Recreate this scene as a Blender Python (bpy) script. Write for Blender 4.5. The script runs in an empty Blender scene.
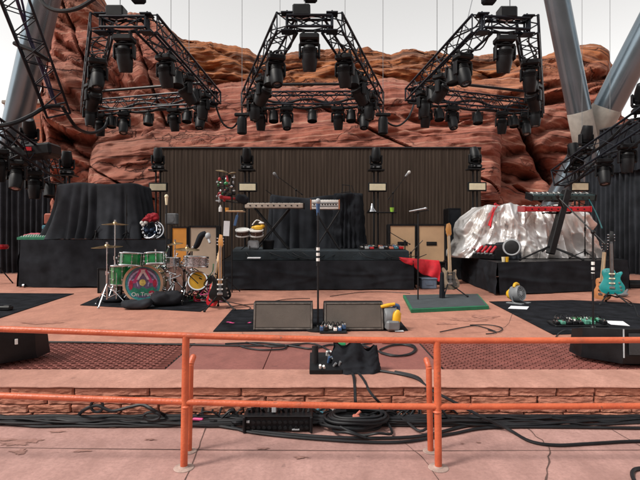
import bpy, math, random
from mathutils import Vector, Matrix, noise
R = math.radians
random.seed(7)
scene = bpy.context.scene
col = scene.collection

# ------------------------------------------------------------------ camera, sky, sun, exposure
F, H, CX, HY = 480.0, 1.33, 320.0, 235.0
STAGE = 0.25
cam = bpy.data.cameras.new('camera'); cam.sensor_width = 36; cam.lens = 27; cam.clip_end = 2000; cam.clip_start = 0.05
cam.shift_y = -5 / 640
cam_o = bpy.data.objects.new('camera', cam); col.objects.link(cam_o)
cam_o.location = (0, 0, H); cam_o.rotation_euler = (R(90), 0, 0)
scene.camera = cam_o

SUN_EL, SUN_AZ = R(50), R(-118)      # azimuth measured from +Y towards +X
wd = bpy.data.worlds.new('World'); scene.world = wd; wd.use_nodes = True
nt = wd.node_tree; nt.nodes.clear()
sky = nt.nodes.new('ShaderNodeTexSky'); sky.sky_type = 'NISHITA'; sky.sun_disc = False
sky.sun_elevation = SUN_EL; sky.sun_rotation = SUN_AZ; sky.dust_density = 6.0; sky.air_density = 1.0; sky.ozone_density = 1.0; sky.altitude = 1900
hs = nt.nodes.new('ShaderNodeHueSaturation'); hs.inputs['Saturation'].default_value = 0.05
bg = nt.nodes.new('ShaderNodeBackground'); bg.inputs['Strength'].default_value = 0.135
wo = nt.nodes.new('ShaderNodeOutputWorld')
nt.links.new(sky.outputs[0], hs.inputs['Color']); tint = nt.nodes.new('ShaderNodeMix'); tint.data_type = 'RGBA'; tint.blend_type = 'MULTIPLY'; tint.inputs[0].default_value = 1.0; tint.inputs[7].default_value = (1.0, .975, .94, 1)
nt.links.new(hs.outputs[0], tint.inputs[6]); nt.links.new(tint.outputs[2], bg.inputs[0]); nt.links.new(bg.outputs[0], wo.inputs[0])
sl = bpy.data.lights.new('sun', 'SUN'); sl.energy = 1.5; sl.angle = R(10); sl.color = (1.0, 0.94, 0.86)
so = bpy.data.objects.new('sun', sl); col.objects.link(so)
sd = Vector((math.sin(SUN_AZ) * math.cos(SUN_EL), math.cos(SUN_AZ) * math.cos(SUN_EL), math.sin(SUN_EL)))
so.rotation_euler = (-sd).to_track_quat('-Z', 'Y').to_euler()
scene.view_settings.view_transform = 'Standard'; scene.view_settings.look = 'None'
scene.view_settings.exposure = 0.98; scene.view_settings.gamma = 1.0; scene.view_settings.use_curve_mapping = False
scene.render.engine = 'CYCLES'
scene.cycles.max_bounces = 6

# ------------------------------------------------------------------ helpers
def P(px, py, d): return Vector(((px - CX) / F * d, d, H - (py - HY) / F * d))
def DS(py, z=STAGE): return F * (H - z) / (py - HY)
def S(px, py, z=STAGE):
    d = DS(py, z); return Vector(((px - CX) / F * d, d, z))
def SX(px, d, z=STAGE): return Vector(((px - CX) / F * d, d, z))
def ZA(py, d): return H - (py - HY) / F * d
def V(*a): return Vector(a)

def frame(z, up=Vector((0, 0, 1))):
    z = Vector(z).normalized()
    if abs(z.dot(up)) > 0.98: up = Vector((0, 1, 0))
    x = up.cross(z).normalized(); y = z.cross(x)
    return Matrix((x, y, z)).transposed()

def smooth_path(pts, k=6):
    pts = [Vector(p) for p in pts]
    if len(pts) < 3: return pts
    out = []
    for i in range(len(pts) - 1):
        p0 = pts[max(i - 1, 0)]; p1 = pts[i]; p2 = pts[i + 1]; p3 = pts[min(i + 2, len(pts) - 1)]
        for j in range(k):
            t = j / k
            out.append(0.5 * ((2 * p1) + (-p0 + p2) * t + (2 * p0 - 5 * p1 + 4 * p2 - p3) * t * t + (-p0 + 3 * p1 - 3 * p2 + p3) * t ** 3))
    out.append(pts[-1]); return out

class MB:
    def __init__(s): s.v = []; s.f = []; s.m = []; s.mi = 0; s.cuts = [0]
    def cut(s):
        """what follows becomes a part of its own"""
        if s.cuts[-1] != len(s.f): s.cuts.append(len(s.f))
        return s
    def add(s, vs, fs):
        o = len(s.v); s.v.extend(Vector(a) for a in vs)
        for f in fs: s.f.append([i + o for i in f]); s.m.append(s.mi)
        return s
    def box(s, c, size, M=None, bev=0.0):
        c = Vector(c); hx, hy, hz = size[0] / 2, size[1] / 2, size[2] / 2
        b = min(bev, hx * .9, hy * .9, hz * .9)
        if b <= 0:
            vs = [(x, y, z) for x in (-hx, hx) for y in (-hy, hy) for z in (-hz, hz)]
            fs = [(0, 1, 3, 2), (4, 6, 7, 5), (0, 4, 5, 1), (2, 3, 7, 6), (0, 2, 6, 4), (1, 5, 7, 3)]
        else:
            vs = []; idx = {}
            for x in (-1, 1):
                for y in (-1, 1):
                    for z in (-1, 1):
                        for a in range(3):
                            p = [x * hx, y * hy, z * hz]
                            for k in range(3):
                                if k != a: p[k] -= (x, y, z)[k] * b
                            idx[(x, y, z, a)] = len(vs); vs.append(p)
            fs = []
            for a in range(3):
                k, l = [q for q in range(3) if q != a]
                for sg in (-1, 1):
                    q = []
                    for (p1, p2) in ((-1, -1), (1, -1), (1, 1), (-1, 1)):
                        t = [0, 0, 0]; t[a] = sg; t[k] = p1; t[l] = p2; q.append(idx[(*t, a)])
                    fs.append(q)
                for p1 in (-1, 1):
                    for p2 in (-1, 1):
                        t0 = [0, 0, 0]; t1 = [0, 0, 0]; t0[k] = t1[k] = p1; t0[l] = t1[l] = p2; t0[a] = -1; t1[a] = 1
                        fs.append([idx[(*t0, k)], idx[(*t1, k)], idx[(*t1, l)], idx[(*t0, l)]])
            for x in (-1, 1):
                for y in (-1, 1):
                    for z in (-1, 1): fs.append([idx[(x, y, z, a)] for a in range(3)])
        vs = [Vector(p) for p in vs]
        if M is not None: vs = [M @ p for p in vs]
        return s.add([c + p for p in vs], fs)
    def cyl(s, p0, p1, r0, r1=None, n=10, caps=True):
        p0, p1 = Vector(p0), Vector(p1); r1 = r0 if r1 is None else r1
        M = frame(p1 - p0); vs = []
        for p, r in ((p0, r0), (p1, r1)):
            for i in range(n):
                a = 2 * math.pi * i / n; vs.append(p + M @ Vector((r * math.cos(a), r * math.sin(a), 0)))
        fs = [(i, (i + 1) % n, n + (i + 1) % n, n + i) for i in range(n)]
        if caps: fs += [list(range(n - 1, -1, -1)), list(range(n, 2 * n))]
        return s.add(vs, fs)
    def tube(s, pts, r, n=6, k=0, caps=True):
        pts = smooth_path(pts, k) if k else [Vector(p) for p in pts]
        t0 = (pts[1] - pts[0]).normalized(); M = frame(t0); x = M.col[0].copy(); vs = []
        N = len(pts)
        for i, p in enumerate(pts):
            t = (pts[min(i + 1, N - 1)] - pts[max(i - 1, 0)])
            t = t.normalized() if t.length > 1e-9 else t0
            x = (x - t * x.dot(t))
            x = x.normalized() if x.length > 1e-6 else frame(t).col[0].copy()
            y = t.cross(x); rr = r if not isinstance(r, (list, tuple)) else (lambda q: r[min(int(q), len(r) - 2)] + (r[min(int(q), len(r) - 2) + 1] - r[min(int(q), len(r) - 2)]) * (q - min(int(q), len(r) - 2)))(i / max(1, N - 1) * (len(r) - 1))
            for j in range(n):
                a = 2 * math.pi * j / n; vs.append(p + x * (rr * math.cos(a)) + y * (rr * math.sin(a)))
        fs = [(i * n + j, i * n + (j + 1) % n, (i + 1) * n + (j + 1) % n, (i + 1) * n + j) for i in range(N - 1) for j in range(n)]
        if caps: fs += [list(range(n - 1, -1, -1)), list(range((N - 1) * n, N * n))]
        return s.add(vs, fs)
    def sphere(s, c, r, nu=14, nv=8, M=None):
        r = Vector(r) if hasattr(r, '__len__') else Vector((r, r, r)); c = Vector(c); vs = []
        for j in range(nv + 1):
            b = math.pi * j / nv
            for i in range(nu):
                a = 2 * math.pi * i / nu
                p = Vector((r.x * math.sin(b) * math.cos(a), r.y * math.sin(b) * math.sin(a), r.z * math.cos(b)))
                vs.append(c + (M @ p if M is not None else p))
        return s.add(vs, [(j * nu + i, (j + 1) * nu + i, (j + 1) * nu + (i + 1) % nu, j * nu + (i + 1) % nu) for j in range(nv) for i in range(nu)])
    def lathe(s, prof, c=(0, 0, 0), axis=(0, 0, 1), n=20, caps=True):
        c = Vector(c); M = frame(axis) ; vs = []
        for r, z in prof:
            for i in range(n):
                a = 2 * math.pi * i / n; vs.append(c + M @ Vector((r * math.cos(a), r * math.sin(a), z)))
        m = len(prof); fs = [(j * n + i, j * n + (i + 1) % n, (j + 1) * n + (i + 1) % n, (j + 1) * n + i) for j in range(m - 1) for i in range(n)]
        if caps: fs += [list(range(n - 1, -1, -1)), list(range((m - 1) * n, m * n))]
        return s.add(vs, fs)
    def prism(s, poly, o, xa, ya, th, inset=0.0):
        o, xa, ya = Vector(o), Vector(xa), Vector(ya); z = xa.cross(ya).normalized(); n = len(poly)
        a = [o + xa * p[0] + ya * p[1] for p in poly]; b = [p + z * th for p in a]
        if inset:
            cc = sum(a, Vector()) / n
            b2 = [p + (cc - p).normalized() * inset + z * inset * .6 for p in b]; a2 = [p + (cc - p).normalized() * inset - z * inset * .6 for p in a]
            vs = a2 + a + b + b2
            fs = [list(range(n - 1, -1, -1)), list(range(3 * n, 4 * n))] + [(k * n + i, k * n + (i + 1) % n, (k + 1) * n + (i + 1) % n, (k + 1) * n + i) for k in range(3) for i in range(n)]
            return s.add(vs, fs)
        return s.add(a + b, [list(range(n - 1, -1, -1)), list(range(n, 2 * n))] + [(i, (i + 1) % n, n + (i + 1) % n, n + i) for i in range(n)])
    def grid(s, fn, nu, nv, closed=False):
        vs = [fn(i / (nu if closed else nu - 1), j / (nv - 1)) for j in range(nv) for i in range(nu)]
        fs = [(j * nu + i, j * nu + (i + 1) % nu, (j + 1) * nu + (i + 1) % nu, (j + 1) * nu + i) for j in range(nv - 1) for i in range(nu if closed else nu - 1)]
        return s.add(vs, fs)
    def build(s, name, mats, parent=None, loc=None, world=False, sharp=35, flat=False):
        vs = s.v
        if parent is not None and world:
            top = parent
            while top.parent: top = top.parent
            inv = top.matrix_basis.inverted(); vs = [inv @ v for v in vs]
        elif loc is not None and world:
            l = Vector(loc); vs = [v - l for v in vs]
        cuts = [c for c in s.cuts if c < len(s.f)]
        if len(cuts) > 1:
            for a, e in zip(cuts, cuts[1:] + [len(s.f)]):
                idx = sorted({i for f in s.f[a:e] for i in f}); mp = {i: k for k, i in enumerate(idx)}
                q = MB(); q.v = [vs[i] for i in idx]; q.f = [[mp[i] for i in f] for f in s.f[a:e]]; q.m = s.m[a:e]; o = q.build(name, mats, parent, loc, False, sharp, flat)
            return o
        me = bpy.data.meshes.new(name); me.from_pydata([tuple(v) for v in vs], [], s.f)
        for m in (mats if isinstance(mats, (list, tuple)) else [mats]): me.materials.append(m)
        if s.mi or any(s.m): me.polygons.foreach_set('material_index', s.m)
        if not flat:
            me.polygons.foreach_set('use_smooth', [True] * len(me.polygons)); me.set_sharp_from_angle(angle=R(sharp))
        me.update()
        o = bpy.data.objects.new(name, me); col.objects.link(o)
        if parent is not None: o.parent = parent
        if loc is not None: o.location = loc
        return o

def tag(o, label, cat, group=None):
    o['label'] = label; o['category'] = cat
    if group: o['group'] = group
    return o
def thing(name, label, cat, loc=(0, 0, 0), rz=0.0, group=None):
    o = bpy.data.objects.new(name, None); o.empty_display_size = .1; col.objects.link(o)
    o.location = loc; o.rotation_euler = (0, 0, rz)
    return tag(o, label, cat, group)
def struct(o): o['kind'] = 'structure'; return o
def dup(root, loc, rot, label, group=None, scale=1.0):
    r = root.copy(); col.objects.link(r); r.location = loc; r.rotation_euler = rot; r.scale = (scale,) * 3
    r['label'] = label
    if group: r['group'] = group
    for ch in list(root.children):
        c = ch.copy(); col.objects.link(c); c.parent = r
        for g in ch.children:
            d = g.copy(); col.objects.link(d); d.parent = c
    return r

# ------------------------------------------------------------------ materials
MATS = {}
def mat(name, c, rough=.6, metal=0.0, var=.18, scale=9.0, bump=0.0, bscale=60.0, spec=.5, c2=None, coat=0.0, stretch=None, detail=4):
    if name in MATS: return MATS[name]
    m = bpy.data.materials.new(name); m.use_nodes = True; t = m.node_tree; b = t.nodes['Principled BSDF']
    b.inputs['Roughness'].default_value = rough; b.inputs['Metallic'].default_value = metal; b.inputs['Specular IOR Level'].default_value = spec
    if coat: b.inputs['Coat Weight'].default_value = coat; b.inputs['Coat Roughness'].default_value = .08
    tc = t.nodes.new('ShaderNodeTexCoord'); src = tc.outputs['Object']
    if stretch:
        mp = t.nodes.new('ShaderNodeMapping'); mp.inputs['Scale'].default_value = stretch; t.links.new(src, mp.inputs[0]); src = mp.outputs[0]
    n = t.nodes.new('ShaderNodeTexNoise'); n.inputs['Scale'].default_value = scale; n.inputs['Detail'].default_value = detail
    t.links.new(src, n.inputs['Vector'])
    r = t.nodes.new('ShaderNodeValToRGB'); c = tuple(c)
    lo = c2 if c2 else tuple(x * (1 - var) for x in c); hi = c if c2 else tuple(min(1, x * (1 + var)) for x in c)
    r.color_ramp.elements[0].position = .32; r.color_ramp.elements[1].position = .68
    r.color_ramp.elements[0].color = (*lo, 1); r.color_ramp.elements[1].color = (*hi, 1)
    t.links.new(n.outputs['Fac'], r.inputs[0]); t.links.new(r.outputs[0], b.inputs['Base Color'])
    rr = t.nodes.new('ShaderNodeMapRange'); rr.inputs['To Min'].default_value = max(.03, rough - .1); rr.inputs['To Max'].default_value = min(1, rough + .1)
    t.links.new(n.outputs['Fac'], rr.inputs['Value']); t.links.new(rr.outputs[0], b.inputs['Roughness'])
    if bump:
        n2 = t.nodes.new('ShaderNodeTexNoise'); n2.inputs['Scale'].default_value = bscale; n2.inputs['Detail'].default_value = 5
        t.links.new(src, n2.inputs['Vector'])
        bp = t.nodes.new('ShaderNodeBump'); bp.inputs['Strength'].default_value = bump; bp.inputs['Distance'].default_value = .02
        t.links.new(n2.outputs['Fac'], bp.inputs['Height']); t.links.new(bp.outputs[0], b.inputs['Normal'])
    MATS[name] = m; return m

def node(t, kind, **kw):
    n = t.nodes.new(kind)
    for k, v in kw.items(): n.inputs[k].default_value = v
    return n
def ramp(t, fac, stops):
    r = t.nodes.new('ShaderNodeValToRGB'); e = r.color_ramp.elements
    while len(e) < len(stops): e.new(.5)
    for el, (p, c) in zip(e, stops): el.position = p; el.color = (*c, 1)
    t.links.new(fac, r.inputs[0]); return r.outputs[0]
def mix(t, fac, a, b, mode='MIX'):
    m = t.nodes.new('ShaderNodeMix'); m.data_type = 'RGBA'; m.blend_type = mode
    for sock, val in ((m.inputs[0], fac), (m.inputs[6], a), (m.inputs[7], b)):
        if isinstance(val, (int, float)): sock.default_value = val
        elif isinstance(val, tuple): sock.default_value = (*val, 1)
        else: t.links.new(val, sock)
    return m.outputs[2]
def mapped(t, scale=(1, 1, 1), rot=(0, 0, 0)):
    tc = t.nodes.new('ShaderNodeTexCoord'); mp = t.nodes.new('ShaderNodeMapping'); mp.inputs['Scale'].default_value = scale; mp.inputs['Rotation'].default_value = rot
    t.links.new(tc.outputs['Object'], mp.inputs[0]); return mp.outputs[0]
def noise_fac(t, vec, scale, detail=6, rough=.6, dist=0.0):
    n = node(t, 'ShaderNodeTexNoise', Scale=scale, Detail=detail, Roughness=rough, Distortion=dist); t.links.new(vec, n.inputs['Vector']); return n.outputs['Fac']

def ground_mat(name, base, light, stain, rough=.75, stain_scale=.9, stain_lo=.62, bump=.25):
    m = bpy.data.materials.new(name); m.use_nodes = True; t = m.node_tree; b = t.nodes['Principled BSDF']
    v = mapped(t)
    big = noise_fac(t, v, .7, 5, .55); fine = noise_fac(t, v, 38, 6, .75); mid = noise_fac(t, mapped(t, (1, .45, 1)), 5.5, 6, .65); st = noise_fac(t, v, stain_scale, 7, .62, .6)
    c = mix(t, ramp(t, big, [(.3, (0, 0, 0)), (.7, (1, 1, 1))]), base, light)
    c = mix(t, ramp(t, mid, [(.33, (.8, .8, .8)), (.66, (0, 0, 0))]), c, tuple(x * .72 for x in base))
    c = mix(t, ramp(t, fine, [(.3, (.6, .6, .6)), (.58, (0, 0, 0))]), c, tuple(x * .55 for x in base))
    c = mix(t, ramp(t, st, [(stain_lo - .03, (0, 0, 0)), (stain_lo + .10, (.62, .62, .62))]), c, stain)
    sp = noise_fac(t, v, 11, 3, .5)
    c = mix(t, ramp(t, sp, [(.70, (0, 0, 0)), (.73, (.6, .6, .6))]), c, tuple(x * .5 for x in base))
    t.links.new(c, b.inputs['Base Color']); b.inputs['Roughness'].default_value = rough
    t.links.new(ramp(t, st, [(stain_lo, (rough,) * 3), (stain_lo + .06, (rough * .7,) * 3)]), b.inputs['Roughness'])
    bp = node(t, 'ShaderNodeBump', Strength=bump, Distance=.01); t.links.new(fine, bp.inputs['Height']); t.links.new(bp.outputs[0], b.inputs['Normal'])
    return m

def rock_mat(name, tilt, orange, seed=1):
    m = bpy.data.materials.new(name); m.use_nodes = True; t = m.node_tree; b = t.nodes['Principled BSDF']
    def beds(sx, sz): 
        tc = t.nodes.new('ShaderNodeTexCoord'); m1 = t.nodes.new('ShaderNodeMapping'); m1.inputs['Rotation'].default_value = (0, tilt, 0); m1.inputs['Location'].default_value = (seed * 13.7, 0, seed * 5.1)
        m2 = t.nodes.new('ShaderNodeMapping'); m2.inputs['Scale'].default_value = (sx, sx, sz); t.links.new(tc.outputs['Object'], m1.inputs[0]); t.links.new(m1.outputs[0], m2.inputs[0]); return m2.outputs[0]
    v = mapped(t)
    s1 = noise_fac(t, beds(.07, .85), .8, 7, .62, .35); s2 = noise_fac(t, beds(.16, 2.2), 1.5, 7, .66, .25); s3 = noise_fac(t, beds(.10, 4.5), 1.0, 5, .6, .2); big = noise_fac(t, beds(.35, .6), .35, 5, .6, .3); fine = noise_fac(t, v, 2.6, 10, .72)
    c = ramp(t, s1, [(.27, (0.150, 0.045, 0.033)), (.40, (0.271, 0.086, 0.057)), (.50, (0.333, 0.123, 0.086)), (.58, (0.247, 0.076, 0.053)), (.66, (0.361, 0.156, 0.111)), (.78, (0.271, 0.093, 0.061))])
    c = mix(t, ramp(t, s3, [(.60, (0, 0, 0)), (.70, (.55, .55, .55))]), c, (.38, .21, .15))
    c = mix(t, ramp(t, s2, [(.32, (.8, .8, .8)), (.44, (0, 0, 0))]), c, (.085, .030, .027))
    c = mix(t, ramp(t, fine, [(.36, (.4, .4, .4)), (.55, (0, 0, 0))]), c, (.10, .034, .028))
    c = mix(t, ramp(t, big, [(.50, (0, 0, 0)), (.66, (.6, .6, .6))]), c, (.27, .135, .10))
    # the upper beds of the formation are a rustier orange brown stone
    tc = t.nodes.new('ShaderNodeTexCoord'); sx = t.nodes.new('ShaderNodeSeparateXYZ'); t.links.new(tc.outputs['Object'], sx.inputs[0])
    ad = t.nodes.new('ShaderNodeMath'); ad.operation = 'MULTIPLY_ADD'; t.links.new(big, ad.inputs[0]); ad.inputs[1].default_value = 5.0; t.links.new(sx.outputs[2], ad.inputs[2])
    f = node(t, 'ShaderNodeMapRange'); t.links.new(ad.outputs[0], f.inputs['Value'])
    f.inputs['From Min'].default_value = orange[0]; f.inputs['From Max'].default_value = orange[1]
    oc = ramp(t, s1, [(.27, (0.091, 0.034, 0.018)), (.40, (0.249, 0.085, 0.034)), (.50, (0.381, 0.137, 0.051)), (.60, (0.199, 0.074, 0.038)), (.70, (0.365, 0.184, 0.103)), (.8, (0.249, 0.096, 0.048))])
    oc = mix(t, ramp(t, s2, [(.38, (.85, .85, .85)), (.52, (0, 0, 0))]), oc, (.05, .028, .022))
    c = mix(t, f.outputs[0], c, oc)
    # crisp bedding planes: thin dark partings and pale seams
    wv = t.nodes.new('ShaderNodeTexWave'); wv.wave_type = 'BANDS'; wv.bands_direction = 'Z'; wv.wave_profile = 'SAW'
    for k_, x_ in (('Scale', .30), ('Distortion', 5.5), ('Detail', 6.0), ('Detail Scale', .55), ('Detail Roughness', .62)): wv.inputs[k_].default_value = x_
    t.links.new(beds(.22, 1.0), wv.inputs['Vector']); gate = noise_fac(t, beds(.25, .5), .6, 4, .6)
    dk = mix(t, 1.0, ramp(t, wv.outputs['Fac'], [(.0, (1, 1, 1)), (.045, (0, 0, 0)), (.95, (0, 0, 0)), (1, (.8, .8, .8))]), ramp(t, gate, [(.38, (0, 0, 0)), (.52, (.9, .9, .9))]), 'MULTIPLY'); c = mix(t, dk, c, (.045, .018, .016))
    pl_ = mix(t, 1.0, ramp(t, wv.outputs['Fac'], [(.30, (0, 0, 0)), (.36, (.9, .9, .9)), (.41, (0, 0, 0)), (.70, (0, 0, 0)), (.74, (.6, .6, .6)), (.77, (0, 0, 0))]), ramp(t, gate, [(.48, (.9, .9, .9)), (.60, (0, 0, 0))]), 'MULTIPLY'); c = mix(t, pl_, c, (.47, .27, .20))
    vo = node(t, 'ShaderNodeTexVoronoi', Scale=.55); vo.feature = 'DISTANCE_TO_EDGE'; dv = t.nodes.new('ShaderNodeVectorMath'); dv.operation = 'ADD'; nz = node(t, 'ShaderNodeTexNoise', Scale=1.2, Detail=5.0); t.links.new(v, nz.inputs['Vector']); t.links.new(beds(.35, .9), dv.inputs[0]); t.links.new(nz.outputs['Color'], dv.inputs[1]); t.links.new(dv.outputs[0], vo.inputs['Vector'])
    fr_ = mix(t, 1.0, ramp(t, vo.outputs['Distance'], [(0, (1, 1, 1)), (.022, (0, 0, 0))]), ramp(t, gate, [(.42, (0, 0, 0)), (.58, (.85, .85, .85))]), 'MULTIPLY'); c = mix(t, fr_, c, (.04, .016, .015))
    # dark water streaks running down the faces
    stk = noise_fac(t, mapped(t, (1.1, 1, .12)), .8, 6, .6)
    c = mix(t, ramp(t, stk, [(.58, (0, 0, 0)), (.68, (.5, .5, .5))]), c, (.065, .03, .027))
    t.links.new(c, b.inputs['Base Color']); b.inputs['Roughness'].default_value = .9; b.inputs['Specular IOR Level'].default_value = .2
    b1 = node(t, 'ShaderNodeBump', Strength=.75, Distance=.30); t.links.new(s2, b1.inputs['Height'])
    b2 = node(t, 'ShaderNodeBump', Strength=.5, Distance=.10); t.links.new(fine, b2.inputs['Height']); t.links.new(b1.outputs[0], b2.inputs['Normal'])
    b3 = node(t, 'ShaderNodeBump', Strength=.7, Distance=.25); b3.invert = True; t.links.new(fr_, b3.inputs['Height']); t.links.new(b2.outputs[0], b3.inputs['Normal']); b4 = node(t, 'ShaderNodeBump', Strength=.6, Distance=.22); b4.invert = True; t.links.new(dk, b4.inputs['Height']); t.links.new(b3.outputs[0], b4.inputs['Normal'])
    t.links.new(b4.outputs[0], b.inputs['Normal'])
    return m

BLACK = mat('black_metal', (.008, .0085, .010), .45, .0, .3, 12, spec=.3)
TRUSSM = mat('black_truss_paint', (.008, .011, .018), .40, .2, .4, 6, spec=.3)
PLASTIC = mat('black_plastic', (.0065, .007, .0085), .42, 0, .35, 9, .12, 200, spec=.25)
CLOTHB = mat('black_cloth', (.016, .0178, .022), .95, 0, .35, 4, .25, 180, spec=.12)
CLOTHG = mat('charcoal_cloth', (.025, .028, .034), .92, 0, .35, 3, .25, 150, spec=.15)
RUBBER = mat('black_rubber', (.009, .0095, .011), .5, 0, .35, 14, spec=.25)
CABLE = mat('cable_rubber', (.0105, .0115, .014), .5, 0, .4, 6, spec=.3)
CARPET = mat('black_carpet', (.0125, .0135, .017), .97, 0, .5, 5, .5, 260, spec=.08)
CHROME = mat('chrome', (.62, .63, .66), .16, 1.0, .08, 20)
STEEL = mat('brushed_steel', (.42, .43, .45), .34, 1.0, .12, 20)
ORANGE = mat('orange_rail_paint', (.60, .135, .056), .40, 0, .12, 7, .18, 70, c2=(.46, .088, .036))
def wear(m, c_wear, scale=26, lo=.655, stretch=(1, 1, 1)):
    t = m.node_tree; b = t.nodes['Principled BSDF']; old = b.inputs['Base Color'].links[0].from_socket; v = mapped(t, stretch)
    n1 = noise_fac(t, v, scale, 6, .68); n2 = noise_fac(t, v, scale * .22, 5, .6)
    c = mix(t, ramp(t, n1, [(lo, (0, 0, 0)), (lo + .02, (.85, .85, .85))]), old, c_wear)
    c = mix(t, ramp(t, n2, [(.56, (0, 0, 0)), (.72, (.45, .45, .45))]), c, tuple(x * .9 for x in c_wear)); t.links.new(c, b.inputs['Base Color'])
wear(ORANGE, (.20, .085, .055))
WHITE = mat('white_paint', (.72, .72, .70), .5, 0, .06, 20)
PAPER = mat('white_paper', (.74, .75, .78), .8, 0, .05, 20)
CREAM = mat('cream_panel', (.74, .66, .47), .45, 0, .07, 12)
GLASS = mat('dark_lens', (.03, .035, .05), .06, 0, .2, 10, coat=1.0)
RED = mat('red_cloth', (.64, .014, .028), .75, 0, .25, 7)
REDP = mat('red_paint', (.48, .012, .022), .3, 0, .15, 9, coat=.5)
MAPLE = mat('maple_wood', (.56, .26, .07), .4, 0, .15, 8, coat=.4, stretch=(6, 6, 1))
PALEWOOD = mat('pale_wood', (.55, .38, .22), .45, 0, .18, 8, coat=.3, stretch=(6, 6, 1))
DARKWOOD = mat('dark_wood', (.06, .03, .02), .5, 0, .25, 9, stretch=(6, 6, 1))
GREEN = mat('green_lacquer', (.006, .15, .042), .22, 0, .55, 6, coat=.7)
TEAL = mat('teal_lacquer', (.008, .23, .23), .22, 0, .2, 8, coat=1.0)
BRASS = mat('bronze_cymbal', (.44, .31, .15), .3, 1.0, .15, 12)
YELLOW = mat('yellow_plastic', (.72, .40, .015), .45, 0, .12, 9)
GREYP = mat('grey_plastic', (.15, .16, .17), .5, 0, .15, 12)
LGREY = mat('light_grey_plastic', (.34, .36, .38), .5, 0, .12, 12)
TAN = mat('tan_grille_cloth', (.52, .34, .20), .85, 0, .10, 3, .4, 320)
GRILLE = mat('brown_grille_cloth', (.105, .09, .078), .85, 0, .16, 5, .4, 300)
BLUEC = mat('blue_plastic', (.04, .10, .22), .5, 0, .2, 9)
TURQ = mat('turquoise_cloth', (.05, .17, .22), .85, 0, .3, 6)
FOIL = mat('silver_tarp', (.82, .81, .81), .30, .55, .16, 3, c2=(.68, .64, .61))
_t = FOIL.node_tree; _p = None
for _s, _d, _k in ((4.0, .05, .35), (10, .02, .25)):
    _v = node(_t, 'ShaderNodeTexVoronoi', Scale=_s); _t.links.new(mapped(_t, (1, 1, .75)), _v.inputs['Vector']); _b = node(_t, 'ShaderNodeBump', Strength=_k, Distance=_d); _t.links.new(_v.outputs['Distance'], _b.inputs['Height'])
    if _p: _t.links.new(_p.outputs[0], _b.inputs['Normal'])
    _p = _b
_t.links.new(_p.outputs[0], _t.nodes['Principled BSDF'].inputs['Normal'])
PIPE = mat('painted_steel_column', (.17, .215, .25), .24, .75, .10, 1.2)
SLEEVE = mat('tan_concrete', (.29, .27, .24), .8, 0, .15, 4, .3, 30)
BROWNC = mat('brown_scrim', (.062, .046, .037), .95, 0, .34, 2.6, .2, 120, spec=.06, stretch=(14, 1, .3))
PINK = mat('pink_paint', (.62, .06, .22), .5, 0, .15, 9)
SKIND = mat('pink_drum_skin', (.42, .24, .20), .6, 0, .1, 9)
SPARKLE = mat('silver_sparkle', (.40, .38, .40), .28, .7, .5, 60)
# ------------------------------------------------------------------ THE SETTING
PITM = ground_mat('pink_concrete', (.41, .226, .196), (.515, .308, .275), (.25, .125, .10), .8, .85, .60)
STM = ground_mat('stage_concrete', (.44, .190, .132), (.53, .252, .180), (.28, .125, .09), .75, .7, .60)
CAPM = ground_mat('stone_coping', (.45, .215, .162), (.54, .288, .228), (.33, .15, .11), .8, 2.6, .6)
PANM = ground_mat('red_panel', (.25, .085, .072), (.30, .11, .09), (.19, .07, .06), .7, 1.4, .62)
def sheet(name, x0, x1, y0, y1, z, m):
    b = MB(); b.add([(x0, y0, z), (x1, y0, z), (x1, y1, z), (x0, y1, z)], [(0, 1, 2, 3)]); return struct(b.build(name, m))
sheet('ground', -400, 400, -60, 3.46, 0, PITM)
sheet('ground', -400, 400, 60, 900, .2, PITM)
GL, GR, GN = -1.25, .99, 3.86
sheet('stage_floor', -60, 60, 4.80, 60, STAGE, STM)
sheet('stage_floor', -60, -3.75, 3.86, 4.80, STAGE, STM)
sheet('stage_floor', 3.75, 60, 3.86, 4.80, STAGE, STM)
# red cover boards between the two gratings
b = MB()
xs = [GL, -.46, .30, GR]
for i in range(3): b.box(((xs[i] + xs[i + 1]) / 2, (GN + 4.8) / 2, STAGE - .021), (xs[i + 1] - xs[i] - .006, 4.8 - GN - .006, .04), bev=.003)
struct(b.build('floor_panel', PANM))
# painted expanded-metal gratings with the trench below
GRM = mat('red_grating_paint', (.24, .080, .066), .55, 0, .25, 10)
TRENCH = mat('trench_floor', (.022, .008, .008), .9, 0, .3, 5)
for x0, x1 in ((-3.75, GL - .02), (GR + .02, 3.75)):
    b = MB(); cw, rows = .078, 13; rh = (4.8 - GN) / rows; n = int((x1 - x0) / cw); w = .0048
    for r in range(rows):
        yc = GN + rh * (r + .5)
        for i in range(n):
            xa = x0 + i * cw
            for sgn in (1, -1):
                pts = [(xa, yc), (xa + cw / 2, yc + sgn * rh / 2), (xa + cw, yc)]
                for (ax, ay), (bx, by) in zip(pts, pts[1:]):
                    b.add([(ax, ay - w, STAGE), (bx, by - w, STAGE), (bx, by + w, STAGE), (ax, ay + w, STAGE),
                           (ax, ay - w, STAGE - .012), (bx, by - w, STAGE - .012)], [(0, 1, 2, 3), (4, 5, 1, 0)])
    for r in range(rows + 1):
        y = GN + rh * r; b.box(((x0 + x1) / 2, y, STAGE - .010), (x1 - x0, .007, .016))
    g = b.build('grating', GRM, flat=True)
    tag(g, 'dark red metal floor grating on the %s of the stage front' % ('left' if x0 < 0 else 'right'), 'grating', 'red gratings in the stage front')
    sheet('trench_floor', x0 - .02, x1 + .02, GN, 4.8, .06, TRENCH)
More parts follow.
